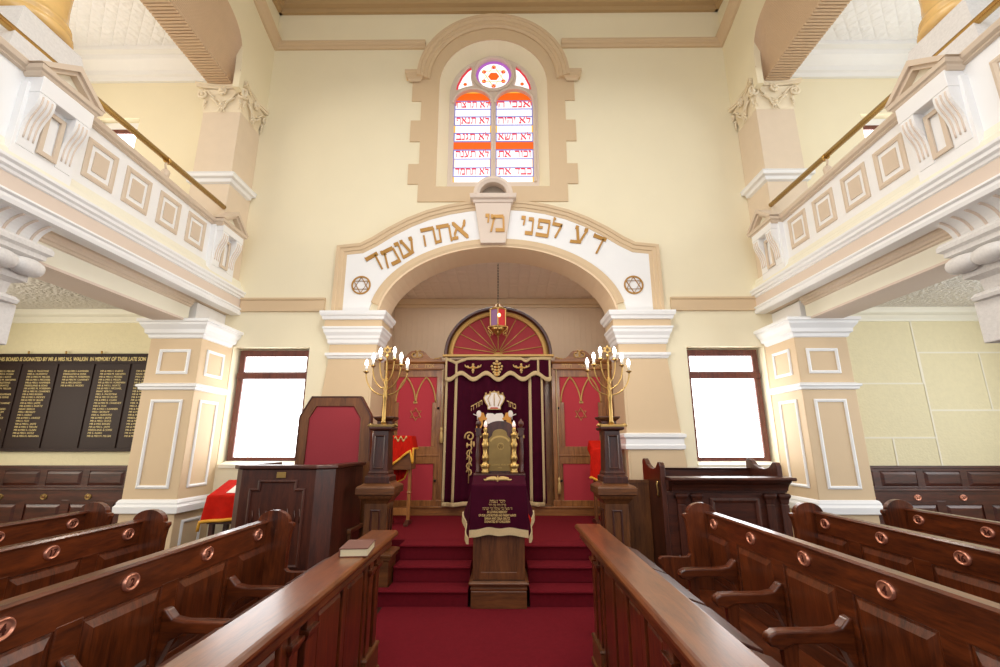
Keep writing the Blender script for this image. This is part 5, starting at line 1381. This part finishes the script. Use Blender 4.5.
# ------------------------------------------------------------------ draped reading stands by the ark
def stand(s, x, y, ztop, label, clabel):
    t = thing('reading_stand', label, 'stand', (x, y, .47))
    b = MB(); b.prism([(y-.12, ztop-.40), (y-.12, ztop-.13), (y+.12, ztop-.02), (y+.12, ztop-.40)], 'x', x-.19, x+.19); b.build('desk_box', M['desk_z'], t, bevel=.005)
    b = MB()
    for d_ in (-1, 1): b.rectloft(x+d_*.155-.022, x+d_*.155+.022, y-.03, y+.03, [(0, .53), (0, 1.0), (.006, 1.01), (0, 1.03), (0, ztop-.39)])
    b.box(x-.15, x+.15, y-.015, y+.015, .62, .70); b.build('upright', M['desk_z'], t, bevel=.004)
    b = MB()
    for d_ in (-1, 1): b.prism([(y-.20, .472), (y-.20, .51), (y-.08, .54), (y+.08, .54), (y+.20, .51), (y+.20, .472)], 'x', x+d_*.155-.03, x+d_*.155+.03)
    b.build('foot', M['dark_y'], t, bevel=.004)
    c = thing('draped_cloth', clabel, 'cloth', (x, y, ztop-.02))
    def dr(u, v):
        X = -.30+.6*u; sd = max(0, abs(X)-.20); xx = x+max(-.20, min(.20, X))+math.copysign(sd*.25+.05*max(0, v-.5), X)
        if v < .5: q = v/.5; yy, z = y+.125-.255*q, ztop-.005-.12*q
        else: q = (v-.5)/.5; yy, z = y-.135-.01*math.sin(X*40)*q, ztop-.125-(.42+.06*math.cos(X*9))*q
        return (xx, yy, z-sd*(1.2 if v < .5 else .5))
    b = MB(); b.grid(dr, 30, 30, (0, .006, -.005)); b.build('velvet', M['redvelvet'], c)
    f = MB(); f.tube([(p[0], p[1]-.004, p[2]) for p in [dr(i/30., 1.) for i in range(31)]], .018, 6); 
    f.build('fringe', M['fringe'], c)
# seen side-on the left stand shows its wooden side, the cloth falling towards the wall side
t = thing('reading_stand', 'wooden reading stand draped in orange red cloth left of the ark', 'stand', (-1.42, 7.1, .47))
y0, y1 = 6.92, 7.28
b = MB(); b.prism([(-1.60, 1.235), (-1.255, 1.235), (-1.255, 1.56), (-1.30, 1.70), (-1.60, 1.70)], 'y', y0, y1); b.build('desk_box', M['desk_x'], t, bevel=.005)
b = MB(); b.rectloft(-1.31, -1.265, 7.0, 7.05, [(0, .53), (0, .90), (.01, .91), (0, .93), (0, 1.24)]); b.rectloft(-1.58, -1.535, 7.0, 7.05, [(0, .53), (0, 1.24)]); b.box(-1.56, -1.28, 7.01, 7.04, .60, .70)
b.build('upright', M['ark_z'], t, bevel=.004)
b = MB()
for x in (-1.29, -1.56): b.prism([(6.86, .472), (6.86, .50), (6.98, .54), (7.06, .54), (7.20, .50), (7.20, .472)], 'x', x-.03, x+.03)
b.build('foot', M['dark_y'], t, bevel=.004)
c = thing('draped_cloth', 'orange red velvet cloth with yellow fringe over the left reading stand', 'cloth', (-1.42, 6.95, 1.7))
def dl(u, v):
    # u: left to right then over the right edge; v: from the back of the top, over the front edge, down
    X = -1.66+.48*u
    over = max(0, X+1.275)
    x = min(X, -1.275)+over*.45
    if v < .4: q = v/.4; yy, z = 7.29-.385*q, 1.715
    else:
        q = (v-.4)/.6; yy = 6.905-.012*math.sin(u*22)*q
        low = 1.21+.30*max(0, min(1, u/.8)) if u < .8 else 1.51
        z = 1.715-(1.715-low)*q
    if u > .8: z -= over*1.9*(1 if v < .4 else 1.)
    return (x, yy, z)
b = MB(); b.grid(dl, 40, 30, (0, .006, .006)); vo_ = b.build('velvet', M['redvelvet'], c)
f = MB(); f.tube([(p[0], p[1]-.004, p[2]) for p in [dl(i/40., 1.) for i in range(41)]], .017, 6); f.tube([dl(1., i/20.) for i in range(21)], .015, 6)
f.build('fringe', M['fringe'], c)
MB().grid(lambda a, q: (-1.52+.19*a, 6.895, 1.66+.03*math.sin(a*15)+.03*q), 16, 2, (0, .008, 0)).build('gold_embroidery', M['goldthread'], c)
bc = thing('hanging_cloth', 'red cloth end hanging below the left reading stand', 'cloth', (-1.5, 7.1, .9))
b = MB(); b.grid(lambda a, q: (-1.60+(.22+.05*q)*a+.0, 7.10+.015*math.sin(a*20), 1.0-.0*a+.235*q+.10*a*(1-q)), 16, 10, (0, .008, 0)); b.build('velvet', M['redvelvet'], bc)
b = MB(); b.tube([(-1.60+.22*a, 7.09, 1.0+.10*a) for a in [i/8. for i in range(9)]], .012, 6); b.tube([(-1.38+.05*q, 7.09, 1.10+.135*q) for q in [i/8. for i in range(9)]], .012, 6); b.build('fringe', M['fringe'], bc)
stand(1, 1.60, 7.1, 1.66, 'wooden reading stand under a scarlet cloth right of the ark', 'scarlet velvet cloth with gold hem on the right reading stand')

# ------------------------------------------------------------------ left desk, chair and covered table
dk = thing('clergy_desk', 'large dark wooden boxed desk with brass plate below the left window', 'desk', (-2.1, 5.3, 0))
poly = [(-2.55, 4.80), (-1.80, 4.80), (-1.66, 4.97), (-1.59, 5.70), (-1.67, 5.70), (-1.74, 5.02), (-1.84, 4.88), (-2.53, 4.88), (-2.58, 4.94), (-2.62, 5.70), (-2.70, 5.70), (-2.65, 4.90)]
MB().prism(poly, 'z', 0, 1.35).build('front', M['dark_z'], dk, bevel=.004)
po2 = [(-2.57, 4.77), (-1.79, 4.77), (-1.635, 4.955), (-1.56, 5.72), (-1.72, 5.72), (-1.79, 5.04), (-1.87, 4.93), (-2.51, 4.93), (-2.54, 4.97), (-2.58, 5.72), (-2.73, 5.72), (-2.68, 4.89)]
b = MB(); b.prism(po2, 'z', 1.352, 1.392); b.prism([(x*.0+x, y) for x, y in poly], 'z', 1.33, 1.353); b.build('capping', M['dark_x'], dk, bevel=.012, seg=3)
b = MB()
fp = [(-2.44, .45), (-2.44, 1.155), (-2.355, 1.155), (-2.355, 1.235), (-1.985, 1.235), (-1.985, 1.155), (-1.90, 1.155), (-1.90, .45)]
b.ribbon(fp, [(-.014, 0), (-.014, .012), (0, .018), (.014, .012), (.014, 0)], lambda u, v, w: (u, 4.80-w, v), closed=True)
b.build('panel_moulding', M['dark_z'], dk)
MB().box(-2.19, -2.10, 4.79, 4.80, 1.268, 1.325).build('brass_plate', M['brass'], dk, bevel=.003)
b = MB()
for k, x in enumerate([-2.4, -2.33, -2.26, -2.19, -2.12, -2.05, -1.98, -1.93]): b.tube([(x, 4.795, .96+.02*(k % 2)), (x+.015, 4.792, .90), (x+.0, 4.795, .84)], .006, 5)
b.build('carved_flutes', M['dark_z'], dk)

ch = thing('high_chair', 'high backed octagonal topped chair with burgundy padded back behind the left desk', 'chair', (-2.0, 5.9, 0))
CYc = 5.85
outl_ = [(-2.50, 0), (-2.475, 1.40), (-2.47, 1.935), (-2.335, 2.185), (-1.715, 2.185), (-1.575, 1.945), (-1.56, 1.4), (-1.55, 0)]
MB().prism(outl_[:], 'y', CYc, CYc+.05).build('back_board', M['desk_z'], ch, bevel=.004)
fr_ = MB(); inn = [(-2.375, .9), (-2.355, 1.915), (-2.27, 2.065), (-1.795, 2.065), (-1.70, 1.915), (-1.69, .9)]
fr_.flat(plate([[(-2.49, .46)] + outl_[1:7] + [(-1.555, .46)], inn], .035), lambda u, v, w: (u, CYc-w, v)); fr_.build('back_frame', M['desk_z'], ch, bevel=.004)
inn2 = [(x, z) for x, z in inn]
MB().flat(plate([inn2], .022), lambda u, v, w: (u, CYc-w, v)).build('back_pad', M['chairfabric'], ch, bevel=.012)
tp = MB(); tp.ribbon([(-2.475, 1.40), (-2.47, 1.935), (-2.335, 2.185), (-1.715, 2.185), (-1.575, 1.945), (-1.56, 1.4)], [(-.01, -.06), (-.01, .042), (.006, .042), (.006, -.06)], lambda u, v, w: (u, CYc-w, v)); tp.build('edge_moulding', M['dark_x'], ch)
b = MB(); b.box(-2.45, -1.60, 5.38, CYc-.036, .42, .50); b.build('seat', M['chairfabric'], ch, bevel=.02)
for x in (-2.44, -1.66): MB().box(x, x+.06, 5.38, 5.44, 0, .42).build('leg', M['desk_z'], ch, bevel=.004)
for x in (-2.47, -1.64):
    MB().box(x, x+.06, 5.36, CYc-.036, .64, .69).build('armrest', M['desk_y'], ch, bevel=.01)
    MB().box(x+.005, x+.055, 5.38, 5.44, .5, .645).build('arm_support', M['desk_z'], ch, bevel=.004)

tb = thing('slanted_stand', 'dark wooden slanted stand half hidden under a red cloth beside the left panelled pier', 'stand', (-3.4, 6.4, 0))
b = MB(); b.prism([(6.24, .60), (6.24, .93), (6.64, 1.09), (6.64, .60)], 'x', -3.72, -3.05); b.build('desk_box', M['dark_x'], tb, bevel=.004)
for x in (-3.70, -3.12):
    for y in (6.26, 6.58): MB().box(x, x+.06, y, y+.05, 0, .61).build('leg', M['dark_z'], tb, bevel=.004)
c = thing('draped_cloth', 'scarlet cloth with gold fringe and white patch on the slanted stand by the left pier', 'cloth', (-3.4, 6.3, .9))
def rc(u, v):
    X = -3.80+.80*u
    sd = max(0, -3.745-X); x = max(X, -3.745)-sd*.25
    if v < .5: q = v/.5; y, z = 6.655-.43*q, 1.115-.165*q
    else:
        q = (v-.5)/.5; y = 6.215-.015*math.sin(u*20)*q; z = .95-(.32-.06*u)*q
        x -= .045*q*(1-u)**2
    return (x, y, z-sd*2.0)
b = MB(); b.grid(rc, 30, 30, (0, .006, -.006)); vo2 = b.build('velvet', M['redvelvet'], c)
f = MB(); f.tube([(p[0], p[1]-.005, p[2]) for p in [rc(i/30., 1.) for i in range(31)]], .022, 6); f.build('fringe', M['fringe'], c)
MB().grid(lambda a, q: (lambda p: (p[0], p[1]-.002, p[2]+.006))(rc(.32+.5*a, .05+.38*q)), 10, 10, (0, .003, -.003)).build('white_patch', M['whitecloth'], c)
MB().grid(lambda a, q: (lambda p: (p[0], p[1]-.002, p[2]+.010))(rc(.42+.22*a, .16+.12*q)), 6, 6, (0, .003, -.003)).build('red_motif', M['redthread'], c)

# ------------------------------------------------------------------ bench with book desk under the right window
bp = thing('clergy_bench', 'dark carved bench with scalloped ends and a book desk below the right window', 'bench', (2.6, 5.7, 0))
def endb(x):
    y = lambda a: 5.42+a
    pr = [(y(0), 0), (y(0), 1.36), (y(.03), 1.395), (y(.08), 1.40), (y(.11), 1.375), (y(.17), 1.335), (y(.27), 1.315), (y(.40), 1.325), (y(.50), 1.36), (y(.55), 1.40), (y(.60), 1.425), (y(.65), 1.42), (y(.68), 1.385), (y(.68), 0)]
    b = MB(); b.prism(pr, 'x', x-.03, x+.03); return b.build('end_board', M['dark_z'], bp, bevel=.008)
endb(1.90); endb(3.22)
b = MB(); b.box(1.93, 3.19, 6.03, 6.08, 0, 1.30); b.prism([(6.01, 1.29), (6.0, 1.31), (6.10, 1.31), (6.10, 1.29)], 'x', 1.93, 3.19); b.build('back', M['dark_x'], bp, bevel=.004)
b = MB(); b.box(1.93, 3.19, 5.62, 6.03, .42, .47); b.build('seat', M['dark_x'], bp, bevel=.006)
b = MB(); b.prism([(5.26, 1.205), (5.25, 1.222), (5.26, 1.24), (5.47, 1.245), (5.47, 1.20)], 'x', 1.93, 3.30); b.build('book_board', M['dark_x'], bp, bevel=.004)
b = MB(); b.prism([(5.42, 1.07), (5.40, 1.075), (5.40, 1.09), (5.375, 1.095), (5.37, 1.12), (5.34, 1.16), (5.29, 1.19), (5.285, 1.205), (5.47, 1.205), (5.47, 1.07)], 'x', 1.97, 3.26); b.build('cove_frieze', M['dark_x'], bp)
b = MB(); b.box(1.93, 3.25, 5.42, 5.47, 0, 1.08); b.build('front_board', M['dark_x'], bp, bevel=.004)
f = MB(); frame_front(f, 2.42, 2.92, .30, .99, 5.42, .05, .02); f.build('panel_moulding', M['dark_z'], bp)
for x in (2.07, 2.24, 3.05, 3.21):
    b = MB(); b.rectloft(x-.045, x+.045, 5.385, 5.42, [(0, 0), (0, .94), (-.008, .95), (0.0, .96), (0.005, 1.0), (.02, 1.03), (.022, 1.05), (.01, 1.065)]); b.build('pilaster', M['dark_z'], bp, bevel=.004)
hk = MB(); hk.tube([(1.86, 5.50, 1.19), (1.845, 5.50, 1.15), (1.855, 5.5, 1.08), (1.845, 5.5, 1.04), (1.865, 5.5, 1.02)], .009, 6); hk.build('hook', M['brass'], bp)
# low panelling behind the right pedestal
t = MB(); t.box(1.50, 1.865, 5.86, 5.90, 0, 1.17); t.box(1.49, 1.866, 5.85, 5.91, 1.14, 1.175); struct(t.build('trim_14', M['desk_z']))

# ------------------------------------------------------------------ light
def area(name, loc, rot, sx, sy, power, col=(1, 1, 1)):
    l = bpy.data.lights.new(name, 'AREA'); l.shape = 'RECTANGLE'; l.size = sx; l.size_y = sy; l.energy = power; l.color = col
    o = bpy.data.objects.new(name, l); COL.objects.link(o); o.location = loc; o.rotation_euler = rot; return o
DAY = (.90, .95, 1.0); WARM = (1, .86, .66)
for s in (-1, 1):
    area('gallery_window_light', (s*8.1, 2.5, 6.3), (0, R(90)*s, 0), 2.2, 6.5, 130, (1, .92, .82) if s < 0 else (.88, .94, 1))
    area('aisle_side_light', (s*8.1, 2.5, 2.3), (0, R(90)*s, 0), 1.6, 6., 190, (1, .93, .80) if s < 0 else (.92, .96, 1))  # unseen side lights: left warmed for tungsten lamps, right daylight
    l = bpy.data.lights.new('candelabrum_glow', 'POINT'); l.energy = 28; l.color = (1, .90, .78); l.shadow_soft_size = .12
    o = bpy.data.objects.new('candelabrum_glow', l); COL.objects.link(o); o.location = (s*1.29, 5.32, 2.86)
area('rear_fill_light', (0, -1.9, 5.0), (R(78), 0, 0), 7.5, 5.5, 190, (.97, .97, 1))  # unseen fill from behind the camera, added to brighten the nave
area('nave_fill_light', (0, 2.4, 8.0), (0, 0, 0), 3.0, 3.0, 165, (1, .98, .95))  # added overhead fill, no fitting hangs here
area('niche_lamp', (0, 8.6, 4.72), (0, 0, 0), 3.6, .25, 24, (1, .96, .90))
w = bpy.data.worlds.new('daylight'); w.use_nodes = True; SC.world = w
w.node_tree.nodes['Background'].inputs['Color'].default_value = (.93, .96, 1, 1); w.node_tree.nodes['Background'].inputs['Strength'].default_value = .35

# ------------------------------------------------------------------ camera
cd = bpy.data.cameras.new('camera'); cam = bpy.data.objects.new('camera', cd); COL.objects.link(cam)
cam.location = (.10, 0, 1.60); cam.rotation_euler = (R(90+13.6), 0, math.atan2(4, 457/math.cos(R(13.6))))
cd.sensor_width = 36; cd.lens = 457/1000*36; cd.clip_start = .05; cd.clip_end = 100
SC.camera = cam
SC.view_settings.view_transform = 'Standard'; SC.view_settings.look = 'None'; SC.view_settings.gamma = 1; SC.view_settings.use_curve_mapping = False
SC.view_settings.exposure = 0.16
SC.cycles.use_denoising = True
SC.cycles.max_bounces = 8; SC.cycles.diffuse_bounces = 5
